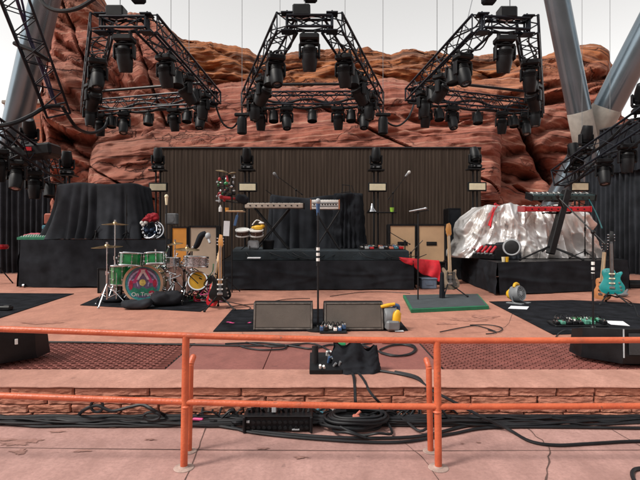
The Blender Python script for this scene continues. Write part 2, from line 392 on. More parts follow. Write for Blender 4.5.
# low stone wall at the stage front
wall = thing('stone_wall', 'low wall of rough orange sandstone blocks along the stage front', 'wall', (0, 3.45, 0))
STONE = bpy.data.materials.new('sandstone_blocks'); STONE.use_nodes = True
t = STONE.node_tree; bs = t.nodes['Principled BSDF']; gi = t.nodes.new('ShaderNodeNewGeometry')
c = ramp(t, gi.outputs['Random Per Island'], [(0, (.42, .155, .095)), (.35, (.52, .215, .14)), (.7, (.46, .185, .125)), (1, (.56, .26, .185))])
vv = mapped(t, (1, 1, 2.5)); n1 = noise_fac(t, vv, 14, 8, .7); n2 = noise_fac(t, vv, 4, 5, .6)
c = mix(t, ramp(t, n1, [(.35, (.5, .5, .5)), (.58, (0, 0, 0))]), c, (.28, .085, .045)); c = mix(t, ramp(t, n2, [(.5, (0, 0, 0)), (.7, (.4, .4, .4))]), c, (.58, .30, .21))
t.links.new(c, bs.inputs['Base Color']); bs.inputs['Roughness'].default_value = .85
bp = node(t, 'ShaderNodeBump', Strength=.7, Distance=.02); t.links.new(n1, bp.inputs['Height']); t.links.new(bp.outputs[0], bs.inputs['Normal'])
b = MB()
rs = random.Random(3)
for (z0, z1) in ((.0, .050), (.050, .112), (.112, .168), (.168, .232)):
    x = -9.0
    while x < 9:
        L = rs.uniform(.18, .70); dz = rs.uniform(-.007, .007); sd_ = rs.random() * 90; pr = rs.uniform(0, .018)
        def fn(u, v, x=x, L=L, z0=z0, z1=z1, sd_=sd_, pr=pr, dz=dz):
            e = min(u, 1 - u) * L / .004; e2 = min(v, 1 - v) * (z1 - z0) / .004; k = min(1, e, e2)
            nn = noise.fractal(Vector((u * L * 12 + sd_, v * (z1 - z0) * 34, sd_)), .7, 2.1, 5)
            g = .003
            return Vector((x + g + u * (L - 2 * g) + .006 * noise.noise(Vector((v * 3, sd_, 1))), 3.468 - (.012 + pr * .45 + .008 * nn) * math.sqrt(max(k, 0)), z0 + g / 2 + v * (z1 - z0 - g) + .006 * noise.noise(Vector((u * L * 5 + sd_, 3, 0)))))
        b.grid(fn, 44, 14); x += L
b.build('block', STONE, wall, world=True, sharp=60)['label'] = 'rough split orange sandstone blocks'
b = MB(); b.box((0, 3.66, .117), (18, .37, .232)); b.build('mortar', mat('dark_mortar', (.13, .055, .04), .9, 0, .3, 14), wall, world=True)
b = MB()
def cap(u, v):
    x = -9 + 18 * u; n_ = noise.fractal(Vector((x * 2.2, v * 2, 4)), .9, 2.0, 4)
    prof = [(3.50, .226), (3.452, .228), (3.438, .236), (3.441, .244), (3.46, .2505), (3.56, .2515), (3.70, .2505), (3.857, .2500)]
    y, z = prof[min(7, int(round(v * 7)))]
    return Vector((x, y + (.008 * n_ if v < .6 else 0), z + (.0015 * n_ if v < .95 else 0)))
b.grid(cap, 500, 8); b.build('coping', CAPM, wall, world=True, sharp=70)
# joints and cracks
def ribbon(b, pts, w, z, jit=.008, seed=0):
    pts = smooth_path([Vector((p.x, p.y, z)) for p in pts], 7); L = []
    for i, p in enumerate(pts):
        t_ = (pts[min(i + 1, len(pts) - 1)] - pts[max(i - 1, 0)]).normalized(); n_ = Vector((-t_.y, t_.x, 0)); ww = w * (.5 + .9 * abs(noise.noise(p * 9 + Vector((seed, 0, 0)))))
        q = p + n_ * jit * noise.noise(p * 14 + Vector((0, seed, 0))); L += [q + n_ * ww / 2, q - n_ * ww / 2]
    b.add(L, [(2 * i, 2 * i + 1, 2 * i + 3, 2 * i + 2) for i in range(len(pts) - 1)])
b = MB(); G = lambda px, py: S(px, py, 0)
ribbon(b, [G(-60, 447), G(186, 450), G(436, 451), G(700, 450)], .008, .003, .004)
ribbon(b, [G(527, 428), G(540, 440), G(549, 448), G(548, 462), G(544, 490)], .011, .003, .02, 3)
ribbon(b, [G(207, 424), G(197, 452), G(180, 492)], .008, .003, .006, 5)
ribbon(b, [G(384, 430), G(408, 446), G(426, 462), G(445, 492)], .007, .003, .008, 6)
ribbon(b, [G(612, 430), G(640, 446), G(670, 462)], .008, .003, .01, 8)
struct(b.build('ground_cracks', mat('crack_dirt', (.09, .05, .042), .95, 0, .3, 9), flat=True))
b = MB()
ribbon(b, [S(0, 322), S(250, 318), S(640, 322)], .006, STAGE + .003, .003); ribbon(b, [S(440, 334), S(505, 327), S(512, 300)], .006, STAGE + .003, .01, 4)
ribbon(b, [S(-20, 298), S(300, 297), S(660, 299)], .010, STAGE + .003, .003)
ribbon(b, [S(225, 304), S(236, 318), S(245, 340)], .006, STAGE + .003, .01, 9)
struct(b.build('stage_cracks', MATS['crack_dirt'], flat=True))
# spilled stain shapes on the concrete
STAIN = mat('brown_stain', (.37, .20, .17), .65, 0, .35, 22, c2=(.24, .125, .10), detail=8); DAMP = mat('damp_stain', (.42, .19, .135), .6, 0, .3, 16, c2=(.27, .115, .085), detail=8)
def stain(b, c, rx, ry, z, seed):
    n = 90; pts = []
    for i in range(n):
        a = 2 * math.pi * i / n; k = 1 + .75 * noise.fractal(Vector((math.cos(a) * 1.5 + seed, math.sin(a) * 1.5, seed)), .55, 2.1, 6)
        pts.append(Vector((c.x + rx * k * math.cos(a), c.y + ry * k * math.sin(a), z)))
    b.add(pts, [list(range(n))])
b = MB()
for i, (px, py, rx, ry) in enumerate(((18, 443, .10, .035), (34, 441, .055, .03), (20, 452, .045, .03), (8, 440, .05, .02), (83, 451, .045, .018), (58, 432, .06, .014), (262, 449, .03, .012), (300, 458, .035, .016), (462, 444, .012, .008), (478, 443, .014, .008), (150, 440, .03, .012), (112, 428, .04, .01))):
    stain(b, G(px, py), rx, ry, .0032 + .0003 * i, i * 3.1)
struct(b.build('ground_stains', STAIN, flat=True))
b = MB()
for i, (px, py, rx, ry) in enumerate(((467, 320, .24, .10), (485, 317, .17, .12), (448, 324, .09, .06), (40, 323, .22, .10))):
    stain(b, S(px, py), rx, ry, STAGE + .0034 + .0003 * i, 20 + i * 2.7)
struct(b.build('stage_stains', DAMP, flat=True))

# red rock formation behind the stage
def interp(tab, x):
    if x <= tab[0][0]: return tab[0][1]
    for (x0, y0), (x1, y1) in zip(tab, tab[1:]):
        if x <= x1: return y0 + (y1 - y0) * (x - x0) / (x1 - x0)
    return tab[-1][1]
def rock(name, tab, d0, slope, bot, tilt, seed, m, nu=420, nv=190, amp=1.0, lay=1.15, edge=(12, 12), rough=2.5, cracks=()):
    b = MB(); x0, x1 = tab[0][0], tab[-1][0]; ct, st_ = math.cos(tilt), math.sin(tilt); sv = Vector((seed * 7.3, seed * 3.1, seed))
    def fn(u, v):
        px = x0 + (x1 - x0) * u
        top = interp(tab, px) + rough * noise.fractal(Vector((px * .05, seed, 0)), .8, 2, 4)
        if v <= .88:
            q = v / .88; py = bot + (top - bot) * q; back = 0.0
        else:
            q = 1.0; py = top; back = (v - .88) / .12
        d = d0 + slope * q ** 1.3
        rt = max(0, (q - .80) / .20); d += 2.2 * (1 - math.sqrt(max(0, 1 - rt * rt)))
        for e, wd_ in ((px - x0, edge[0]), (x1 - px, edge[1])):
            k = max(0, 1 - e / wd_); d += 3.2 * (1 - math.sqrt(max(0, 1 - k * k)))
        p = P(px, py, d)
        a_, c_ = p.x * ct + p.z * st_, p.z * ct - p.x * st_           # along and across the beds
        w = .55 * noise.fractal(Vector((a_ * .10, c_ * .13, p.y * .05)) + sv, .7, 2, 3)
        s_ = c_ / lay + 1.5 * w; i_ = math.floor(s_); fr = s_ - i_
        hgt = .5 + .5 * noise.noise(Vector((i_ * 3.7, a_ * .06, seed)))
        led = (1 - (1 - fr) ** 3) * (1 if fr < .90 else max(0, 1 - (fr - .90) / .10) ** 1.5) * hgt
        s2 = s_ * 3.7 + .5 * w; f2 = s2 - math.floor(s2); led2 = f2 * (1 if f2 < .85 else (1 - f2) / .15) * max(0, noise.noise(Vector((a_ * .12, c_ * .4, seed * 5))) + .25)
        big = noise.fractal(Vector((a_ * .10, p.y * .06, c_ * .17)) + sv, .7, 2.1, 5)
        fin = noise.fractal(Vector((a_ * .35, p.y * .2, c_ * 1.5)) + sv, .9, 2.1, 5)
        cr = abs(noise.noise(Vector((a_ * .16 + c_ * .22, c_ * .08, seed * 2)))); cr = max(0, 1 - cr / .03)
        fis = 0.0
        for (ax, ay, bx, by, cw, cd) in cracks:
            L2 = (bx - ax) ** 2 + (by - ay) ** 2; tt = min(1, max(0, ((px - ax) * (bx - ax) + (py - ay) * (by - ay)) / L2)); wob = 3 * noise.noise(Vector((px * .06, py * .06, seed)))
            dd = math.hypot(px - ax - tt * (bx - ax), py - ay - tt * (by - ay) + wob); fis = max(fis, cd * math.exp(-(dd / cw) ** 2))
        fade = 1 - .55 * rt
        y = p.y - amp * fade * (1.65 * big + 1.15 * led + .42 * led2 + .20 * fin) + .7 * cr * fade + fis
        k_ = 1 + (y / p.y - 1) * .6
        p = Vector((p.x * k_, y, H + (p.z - H) * k_))
        if back: p += Vector((0, 5 * back, -3.0 * back ** 2 - .1))
        return p
    b.grid(fn, nu, nv); o = b.build(name, m, sharp=75); struct(o); return o
MID = rock_mat('red_rock_ridge', .05, (10.4, 13.2), 1); SLOPE = rock_mat('red_rock_slope', .08, (12.2, 16), 2); LEFTM = rock_mat('red_rock_left', .34, (14.0, 18.5), 3); RIGHTM = rock_mat('red_rock_right', -.24, (10.6, 14.6), 4)
rock('rock_cliff', [(120, 60), (150, 34), (165, 27), (179, 38), (192, 42), (212, 43), (230, 47), (250, 49), (258, 56), (266, 57), (280, 55), (300, 52), (330, 50), (350, 48), (370, 49), (390, 55), (402, 51), (430, 51), (450, 54), (480, 56), (520, 54)], 27.5, 3.2, 128, .05, 2, MID, amp=1.25, lay=1.9)
rock('rock_slope', [(90, 96), (150, 82), (210, 86), (255, 80), (300, 88), (345, 80), (395, 78), (440, 90), (500, 98)], 21, 5.5, 200, .12, 5, SLOPE, amp=.75, lay=2.6, cracks=((150, 120, 215, 128, 5, .8), (380, 118, 470, 128, 4, .6)))
rock('rock_cliff', [(48, 100), (48, 52), (49, -40), (70, -44), (92, -20), (101, 0), (106, 8), (113, 16), (128, 14), (145, 14), (158, 21), (172, 34), (190, 62), (216, 92), (240, 124)], 22.5, 3.0, 262, -.42, 9, LEFTM, amp=1.2, lay=1.7, edge=(7, 60), cracks=((62, 138, 118, 152, 7, 1.6), (118, 152, 160, 176, 6, 1.2), (58, 40, 130, 96, 4, .7), (48, 70, 92, 120, 4, .6)))
rock('rock_cliff', [(372, 118), (400, 96), (440, 84), (470, 82), (500, 78), (520, 66), (532, 60), (548, 54), (562, 49), (580, 45), (598, 46), (607, 52), (609, 60), (616, 70), (617, 80), (613, 98), (612, 108), (628, 118), (660, 116), (700, 122)], 23, 3.4, 262, .20, 12, RIGHTM, amp=1.1, lay=1.9, edge=(60, 20), rough=1.6, cracks=((519, 126, 556, 182, 3.2, 2.0), (500, 98, 612, 74, 3.5, 1.0), (470, 118, 600, 92, 4, .8), (480, 160, 530, 176, 6, 1.0)))
# the seating hillside of the amphitheatre behind the camera
b = MB()
def hill(u, v): x = -70 + 140 * u; y = -7 - 75 * v; return Vector((x, y, .0 + 32 * v ** 1.05 + 14 * max(0, abs(x) / 70 - .45) + .3 * noise.noise(Vector((x * .3, y * .3, 0)))))
b.grid(hill, 60, 60); struct(b.build('hillside', mat('seating_stone', (.13, .085, .065), .9, 0, .35, .8), sharp=80))
# stone masonry tower seen beyond the left column
b = MB(); tw = thing('stone_tower', 'rust orange coursed masonry tower beyond the left steel column', 'building', SX(30, 26, .2))
BR = bpy.data.materials.new('coursed_red_masonry'); BR.use_nodes = True; t = BR.node_tree; bk = t.nodes.new('ShaderNodeTexBrick')
bk.inputs['Color1'].default_value = (.40, .13, .07, 1); bk.inputs['Color2'].default_value = (.30, .09, .05, 1); bk.inputs['Mortar'].default_value = (.20, .10, .07, 1)
bk.inputs['Scale'].default_value = 1.0; bk.inputs['Brick Width'].default_value = .62; bk.inputs['Row Height'].default_value = .2; bk.inputs['Mortar Size'].default_value = .02
t.links.new(mapped(t, (1, 1, 1), (R(90), 0, 0)), bk.inputs['Vector']); t.links.new(bk.outputs[0], t.nodes['Principled BSDF'].inputs['Base Color']); t.nodes['Principled BSDF'].inputs['Roughness'].default_value = .9
w0 = P(4, 104, 26); w1 = P(50, 104, 26)
b.box(((w0.x + w1.x) / 2, 27, w0.z / 2 + .1), (w1.x - w0.x, 2, w0.z - .2)); b.build('wall', BR, tw, world=True)
b = MB(); b.box(((w0.x + w1.x) / 2, 27, w0.z + .1), (w1.x - w0.x + .2, 2.2, .2), bev=.04); b.build('coping', SLEEVE, tw, world=True)

# slanting steel columns
def column(label, p0, p1, r, sleeve=None, r2=None):
    root = thing('steel_column', label, 'column', (p0.x, p0.y, STAGE)); b = MB(); b.cyl(p0, p1, r, r2 or r, 36); b.build('pipe', PIPE, root, world=True)
    u = (p1 - p0).normalized()
    b = MB(); b.cyl(p0 + u * .02, p0 + u * .1, r * 1.5, n=28); b.build('base_plate', STEEL, root, world=True)
    if sleeve:
        b = MB(); b.lathe([(r * 1.005, 0), (r * 1.03, .02), (r * 1.03, sleeve[1] - .02), (r * 1.005, sleeve[1])], p0 + u * sleeve[0], u, 36); b.build('sleeve', SLEEVE, root, world=True)
    return root
def toward(pa, pb, zbase, ztop):
    u = (pb - pa); k0 = (zbase - pa.z) / u.z; k1 = (ztop - pa.z) / u.z; return pa + u * k0, pa + u * k1
a, c_ = toward(P(17, 122, 16), P(45, 0, 15), STAGE, 12); column('tall slanting grey steel column at the far left behind the diagonal truss', a, c_, .43)
a, c_ = toward(P(583, 130, 16), P(557, 0, 15.2), STAGE, 13); L_ = (P(583, 152, 16) - a).length; column('grey steel column right of the right light pod, leaning left', a, c_, .365, (L_, 1.3), .365)
a, c_ = toward(P(590, 140, 16.6), P(664, 0, 14.6), STAGE, 13); L_ = (P(584, 152, 16.6) - a).length; column('grey steel column at the upper right edge, leaning right', a, c_, .46, (L_, 1.55), .46)

# curtains
def curtain(name, label, p0, p1, z0, z1, m, pleats, amp, parent=None, nu=None, taper=.4, sag=0):
    base = (p0 + p1) / 2; root = thing(name, label, 'curtain', (base.x, base.y, z0)); b = MB(); L = p1 - p0; n_ = Vector((-L.y, L.x, 0)).normalized()
    def fn(u, v):
        ph = pleats * u + .35 * noise.noise(Vector((u * pleats * .6, v * .7, 2)))
        a_ = amp * (taper + (1 - taper) * (1 - v)) * (math.sin(ph * 2 * math.pi) + .4 * noise.noise(Vector((u * 40, v * 3, 0))))
        return p0 + L * u + n_ * a_ + Vector((0, 0, z0 + (z1 - z0) * v - p0.z + sag * math.sin(u * 9) * (1 - v)))
    b.grid(fn, nu or pleats * 10, 16); b.build('cloth', m, root, world=True, sharp=180)
    b = MB(); b.cyl(Vector((p0.x, p0.y, z1)), Vector((p1.x, p1.y, z1)), .03); b.build('top_pipe', BLACK, root, world=True)
    return root
curtain('backdrop_curtain', 'wide pleated brown scrim backdrop behind the middle riser', SX(160, 13.2), SX(481, 13.2), STAGE + .02, ZA(148, 13.2), BROWNC, 90, .004, taper=.9)
curtain('side_curtain', 'tall black pleated side curtain at the far left', SX(-160, 12.6), SX(50, 13.6), STAGE + .02, ZA(150, 13.4), CLOTHG, 34, .07)
curtain('side_curtain', 'tall black pleated side curtain at the far right under the truss', SX(586, 14.4), SX(760, 10.5), STAGE + .02, ZA(165, 14), CLOTHG, 30, .09)
curtain('upper_curtain', 'short black border curtain hung from the right side truss', SX(600, 13.9), SX(760, 10.2), ZA(165, 14) - .3, ZA(128, 13.6), CLOTHB, 22, .06)
# ------------------------------------------------------------------ RAILING
FOOT = mat('grey_pink_grout', (.36, .26, .225), .85, 0, .25, 14, .3, 60)
def railing():
    d = 2.74; root = thing('pipe_railing', 'orange painted steel pipe railing across the foreground', 'railing', (0, d, 0))
    def rail(name, pts):
        b = MB(); b.tube([P(x, y, d) for x, y in pts], .0175, 14, 5); b.build(name, ORANGE, root, world=True)
    rail('top_rail', [(-160, 324), (0, 329), (186, 335.5), (312, 339), (436, 340.5), (640, 340), (800, 339)])
    rail('middle_rail', [(-160, 390), (0, 395.5), (186, 402), (312, 405), (436, 406.5), (640, 406), (800, 405)])
    for px, yt, yb, qx, qt, qb, sg in ((186, 336, 468, 190.5, 357, 455, 1), (437, 341, 470, 429, 360, 460, -1)):
        b = MB(); p = G(px, yb); p.y = d; p.x = (px - CX) / F * d; top = ZA(yt, d)
        lean = -.012 if sg > 0 else .008
        b.cyl(Vector((p.x + lean, d, 0)), Vector((p.x, d, top)), .0205, n=18)
        b.lathe([(.024, 0), (.026, .004), (.022, .012)], (p.x, d, ZA(yt + 66, d) - .03), (0, 0, 1), 18)
        b.build('post', ORANGE, root, world=True)
        b = MB(); b.lathe([(.058, .002), (.055, .005), (.03, .008), (.024, .014)], (p.x + lean, d, 0), (0, 0, 1), 24); b.build('footing', FOOT, root, world=True)
        d2 = 2.95; x2 = (qx - CX) / F * d2; zt = ZA(qt, d2)
        b = MB(); b.tube([(x2 - sg * .01, d2, 0), (x2, d2, zt - .10), (x2 + sg * .001, d2 + .004, zt - .045), (x2 + sg * .009, d2 + .03, zt - .008)], .0185, 14, 5)
        b.sphere((x2 + sg * .009, d2 + .03, zt - .008), .0185)
        b.build('short_post', ORANGE, root, world=True)
        b = MB(); b.lathe([(.048, .002), (.045, .005), (.025, .008)], (x2 - sg * .01, d2, 0), (0, 0, 1), 24); b.build('footing', FOOT, root, world=True)
    return root
railing()

# ------------------------------------------------------------------ TRUSS PODS AND LAMPS
def truss(b, p0, p1, w=.30, h=.30, bay=.42, r=.021, rl=.010, up=Vector((0, 0, 1))):
    p0, p1 = Vector(p0), Vector(p1); t_ = (p1 - p0); L = t_.length; t_.normalize(); sx = up.cross(t_).normalized(); sy = t_.cross(sx)
    cs = [sx * (a * w / 2) + sy * (c * h / 2) for a, c in ((-1, -1), (1, -1), (1, 1), (-1, 1))]
    for c in cs: b.cyl(p0 + c, p1 + c, r, n=8)
    n = max(2, int(round(L / bay)))
    for i in range(n):
        a0 = p0 + t_ * (L * i / n); a1 = p0 + t_ * (L * (i + 1) / n)
        for k in range(4):
            c0, c1 = cs[k], cs[(k + 1) % 4]
            q0, q1 = (a0 + c0, a1 + c1) if i % 2 == 0 else (a0 + c1, a1 + c0)
            b.cyl(q0, q1, rl, n=5, caps=False)
            if i in (0,): b.cyl(a0 + c0, a0 + c1, rl, n=5, caps=False)
    for k in range(4): b.cyl(p1 + cs[k], p1 + cs[(k + 1) % 4], r * .8, n=6, caps=False)

def moving_head(tilt, label, width=1.0):
    root = thing('moving_head_lamp', label, 'stage light'); rb = random.Random(int(tilt))
    b = MB(); b.box((0, 0, .07), (.36, .28, .12), bev=.03); b.box((0, -.143, .07), (.2, .01, .06)); b.build('base', PLASTIC, root)
    b = MB()
    for s_ in (-1, 1): b.box((s_ * .11, 0, -.035), (.05, .09, .075), bev=.01); b.cyl((s_ * .11, -.05, -.03), (s_ * .11, .05, -.03), .012, n=6); b.cut()
    b.build('clamp', BLACK, root)
    b = MB(); b.box((.06, -.150, .07), (.10, .004, .04)); b.box((-.08, -.150, .07), (.04, .004, .03)); b.build('display', GREYP, root)
    b = MB()
    b.cyl((0, 0, .12), (0, 0, .155), .10, n=20); b.box((0, 0, .175), (.36, .13, .05), bev=.015)
    for s_ in (-1, 1): b.box((s_ * .175, 0, .31), (.045, .13, .27), bev=.02)
    b.build('yoke', PLASTIC, root)
    M = Matrix.Rotation(R(tilt), 3, 'X'); c = Vector((0, 0, .38)); ax = M @ Vector((0, 0, 1))
    b = MB(); b.lathe([(.05, -.185), (.10, -.17), (.135, -.10), (.145, .0), (.143, .10), (.128, .20), (.118, .27), (.112, .285), (.106, .275)], c, ax, 22)
    for s_ in (-1, 1): b.cyl(c + Vector((s_ * .13, 0, 0)), c + Vector((s_ * .16, 0, 0)), .05, n=12)
    for k in range(5): b.lathe([(.137, -.13 + k * .02), (.150, -.125 + k * .02), (.150, -.117 + k * .02), (.137, -.113 + k * .02)], c, ax, 22, False)
    hd = b.build('head', PLASTIC, root)
    b = MB(); b.sphere(c + ax * .262, (.1, .1, .018), 20, 6, frame(ax)); b.build('lens', GLASS, hd)
    return root
def wash_lamp(label):
    root = thing('wash_lamp', label, 'stage light')
    b = MB(); b.cyl((0, 0, 0), (0, 0, .1), .02); b.box((0, 0, .1), (.30, .05, .02))
    for s_ in (-1, 1): b.box((s_ * .15, 0, .2), (.014, .05, .22))
    b.build('yoke', BLACK, root)
    b = MB(); M = Matrix.Rotation(R(-14), 3, 'X'); b.lathe([(.05, -.2), (.12, -.16), (.135, .0), (.14, .16), (.13, .16), (.12, .12)], (0, 0, .27), M @ Vector((0, 0, 1)), 20); b.build('housing', PLASTIC, root)
    return root
LIB = {}
for tl in (0, 14, -22, 38): LIB[tl] = None
used_proto = {}
def place_head(kind, loc, rot, label, group, scale=1.0):
    key = kind
    if key not in used_proto:
        r_ = wash_lamp(label) if kind == 'wash' else moving_head(kind, label)
        used_proto[key] = r_; r_.location = loc; r_.rotation_euler = rot; r_.scale = (scale,) * 3; r_['group'] = group
        return r_
    return dup(used_proto[key], loc, rot, label, group, scale)

ZP = 4.44
def pod(which, nl, nr, fl, fr, spots, mid, hoist_px):
    """nl nr fl fr: near/far corners as photo points; frame hangs level."""
    def q(p): d = F * (ZP - H) / (HY - p[1]); return Vector(((p[0] - CX) / F * d, d, ZP))
    NL, NR, FL, FR = map(q, (nl, nr, fl, fr)); c = (NL + NR + FL + FR) / 4
    root = thing('truss_pod', 'black trapezoid lighting truss hung high on the %s of the stage' % which, 'truss', c, 0, 'hanging trapezoid lighting trusses')
    for nm, a, e in (('near_beam', NL, NR), ('side_beam', NL, FL), ('side_beam', NR, FR), ('far_beam', FL, FR)):
        t_ = (e - a).normalized(); k = .16
        b = MB(); truss(b, a, e, *((.16, .16, .3) if nm == 'near_beam' else ((.30, .28, .26) if nm == 'far_beam' else (.30, .26, .32)))); b.build(nm, TRUSSM, root, world=True)
    b = MB()
    for p in (NL, NR, FL, FR):
        for sg in (-1, 1): b.box(p + Vector((0, 0, sg * .13)), (.17, .17, .022), bev=.004)
        b.cyl(p - Vector((0, 0, .13)), p + Vector((0, 0, .13)), .022, n=8); b.cut()
    b.build('corner_block', TRUSSM, root, world=True)
    b = MB(); ml = NL.lerp(FL, mid); mr = NR.lerp(FR, mid); b.cyl(ml, mr, .03, n=8); b.build('cross_pipe', BLACK, root, world=True)
    b = MB(); b.tube([NL.lerp(FL, i / 8) + Vector((.1 * math.sin(i * 2), 0, .18 + .03 * math.sin(i * 5))) for i in range(9)], .014, 5, 4)
    b.tube([NR.lerp(FR, i / 8) + Vector((.1 * math.sin(i * 3), 0, .18 + .03 * math.sin(i * 4))) for i in range(9)], .014, 5, 4)
    b.tube([FL.lerp(FR, i / 10) + Vector((0, .05, -.13 - .06 * abs(math.sin(i * 2.1)))) for i in range(11)], .032, 6, 4); b.tube([FL.lerp(FR, i / 10) + Vector((0, -.1, -.06 + .05 * math.sin(i * 1.7))) for i in range(11)], .03, 6, 4)
    b.tube([NL.lerp(FL, i / 12) + Vector((.13 * math.sin(i * 1.3 + 1), 0, -.16 - .10 * abs(math.sin(i * 1.57)))) for i in range(13)], .012, 5, 4)
    b.tube([NR.lerp(FR, i / 12) + Vector((.13 * math.sin(i * 1.7), 0, -.16 - .11 * abs(math.sin(i * 1.57 + .6)))) for i in range(13)], .012, 5, 4)
    b.tube([FL.lerp(FR, i / 14) + Vector((0, -.1, .14 - .10 * abs(math.sin(i * 1.57)))) for i in range(15)], .011, 5, 4)
    b.build('loom', CABLE, root, world=True)
    for (edge, s_, kind, rz, desc) in spots:
        a, e = {'N': (NL, NR), 'L': (NL, FL), 'R': (NR, FR), 'F': (FL, FR)}[edge]
        p = a.lerp(e, s_) + Vector((0, 0, -.17))
        place_head(kind, p, (math.pi, 0, rz), 'black %s %s the %s truss pod' % ('wash lamp' if kind == 'wash' else 'moving head lamp', desc, which), 'lamps hung under the %s truss pod' % which, .80)
    # hoist over the near beam
    hp = NL.lerp(NR, .5) + Vector(((hoist_px[0]) / F * 7, 0, 0))
    h = thing('chain_hoist', 'black chain hoist motor above the %s truss pod' % which, 'hoist', hp + Vector((0, 0, .0)), 0, 'chain hoists over the truss pods')
    b = MB(); b.box((0, 0, .16), (.26, .20, .17), bev=.02); b.build('motor', PLASTIC, h)
    b = MB(); b.cyl((.05, 0, .24), (.05, 0, 6), .009, n=6); b.build('chain', STEEL, h)
    b = MB(); b.box((hoist_px[1] / F * 7, 0, .46), (.2, .15, .30), bev=.03); b.build('chain_bag', CLOTHB, h)
    b = MB(); b.cyl((0, 0, .02), (0, 0, .12), .02, n=8); b.tube([(0, 0, .06), (-.12, 0, .09), (-.28, 0, .09)], .010, 6); b.tube([(0, 0, .06), (.14, 0, .09), (.30, 0, .09)], .010, 6); b.build('sling', STEEL, h)
    return NL, NR, FL, FR
SP = [('N', .5, 14, 0, 'under the near beam of'), ('L', .20, -22, .3, 'nearest on the left side of'), ('R', .20, 14, -.3, 'nearest on the right side of'),
      ('L', .48, 38, .8, 'second nearest on the left side of'), ('R', .48, 38, -.8, 'second nearest on the right side of'),
      ('L', .76, 0, .4, 'farthest on the left side of'), ('R', .76, 0, -.4, 'farthest on the right side of'),
      ('F', .10, 14, .1, 'at the far left corner of'), ('F', .30, -22, .2, 'left of centre on the far beam of'), ('F', .5, 'wash', 0, 'at the middle of the far beam of'),
      ('F', .70, 14, -.2, 'right of centre on the far beam of'), ('F', .90, -22, -.1, 'at the far right corner of'), ('F', .20, 'wash', .1, 'second from left on the far beam of'), ('F', .80, 'wash', -.1, 'second from right on the far beam of'), ('L', .62, 'wash', .2, 'in the far half of the left side of'), ('R', .35, 'wash', .2, 'in the near half of the right side of'), ('L', .33, 'wash', .2, 'in the near half of the left side of'), ('R', .62, 'wash', -.2, 'in the far half of the right side of')]
pc = pod('middle', (287, 23), (332, 23), (248, 100), (377, 99), SP, .72, (-8, 9))
pl = pod('left', (102, 24), (147, 24), (88, 108), (214, 98), SP, .72, (-8, 22))
pr = pod('right', (482, 24), (527, 26), (412, 95), (537, 108), SP, .72, (2, -18))

def wire(label, top, bot, r=.006):
    b = MB(); b.cyl(Vector(bot) - Vector(bot), Vector(top) - Vector(bot), r, n=5); return tag(b.build('rigging_wire', GREYP, loc=bot), label, 'wire', 'thin rigging wires hanging from above')
for px, py, d, desc in ((171, 84, 9.8, 'right side of the left truss pod, nearer the hoist'), (189, 96, 11, 'right side of the left truss pod, farther right'), (242, 116, 10.8, 'small lamp between the left and middle pods'),
                        (280, 99, 11.2, 'left part of the middle pod far beam'), (345, 99, 11.2, 'right part of the middle pod far beam'), (383, 116, 10.8, 'small lamp between the middle and right pods'),
                        (437, 66, 9.2, 'left side of the right truss pod, farther left'), (453, 97, 11.2, 'left part of the right pod far beam'), (582, 132, 13, 'lamp under the right steel column'), (610, 112, 12.5, 'right side truss')):
    bt = P(px, py, d); wire('thin rigging wire dropping to the %s' % desc, Vector((bt.x, bt.y, 14)), bt)
a = P(463, 38, 8.2); b = MB(); b.cyl(Vector(), P(482, -40, 8.2) - a, .008, n=5); tag(b.build('rigging_wire', STEEL, loc=a), 'thin slanting rigging wire left of the right pod hoist', 'wire', 'thin rigging wires hanging from above')

def hang_lamp(px, d, label):
    p = P(px, 112, d); root = thing('pendant_lamp', label, 'stage light', p, 0, 'small lamps between the pods')
    b = MB(); b.cyl((0, 0, .12), (0, 0, -.1), .02); b.box((0, 0, -.06), (.34, .08, .08), bev=.02); b.build('clamp', BLACK, root)
    b = MB(); b.lathe([(.08, -.5), (.11, -.48), (.11, -.18), (.09, -.12), (.04, -.1)], (0, 0, 0), (0, 0, 1), 18); b.build('housing', PLASTIC, root)
hang_lamp(242, 10.8, 'small black cylinder lamp between the left and middle truss pods')
hang_lamp(383, 10.8, 'small black cylinder lamp between the middle and right truss pods')
def swag(label, pts, r=.022, d=11):
    pts = [P(x, y, dd) for x, y, dd in pts]; b = MB(); o = pts[0]; b.tube([p - o for p in pts], r, 7, 7); return tag(b.build('power_cable', CABLE, loc=o), label, 'cable', 'thick cables slung between the trusses')
swag('thick black cable sagging from the left pod to the small lamp', [(214, 100, 11), (222, 122, 11), (232, 128, 11), (241, 118, 10.8), (246, 118, 10.9), (250, 108, 11)])
swag('thick black cable sagging right of the middle pod', [(376, 103, 11.3), (385, 120, 11), (397, 126, 11), (408, 118, 11), (414, 104, 11.3)])
swag('thick black cable looping from the diagonal truss to the left pod', [(62, 106, 9.5), (72, 122, 9.8), (80, 130, 10.2), (92, 133, 10.8), (104, 128, 11.3), (108, 118, 11.5)], .035)
swag('thick black cable hung across the top left corner', [(36, -8, 7), (46, 6, 7), (60, 11, 7), (78, 8, 7), (98, -4, 7)], .03)
swag('thick black cable from the left edge to the diagonal truss', [(-20, 128, 8.5), (10, 124, 8.5), (30, 116, 9), (46, 107, 9.3), (60, 106, 9.5)], .04)
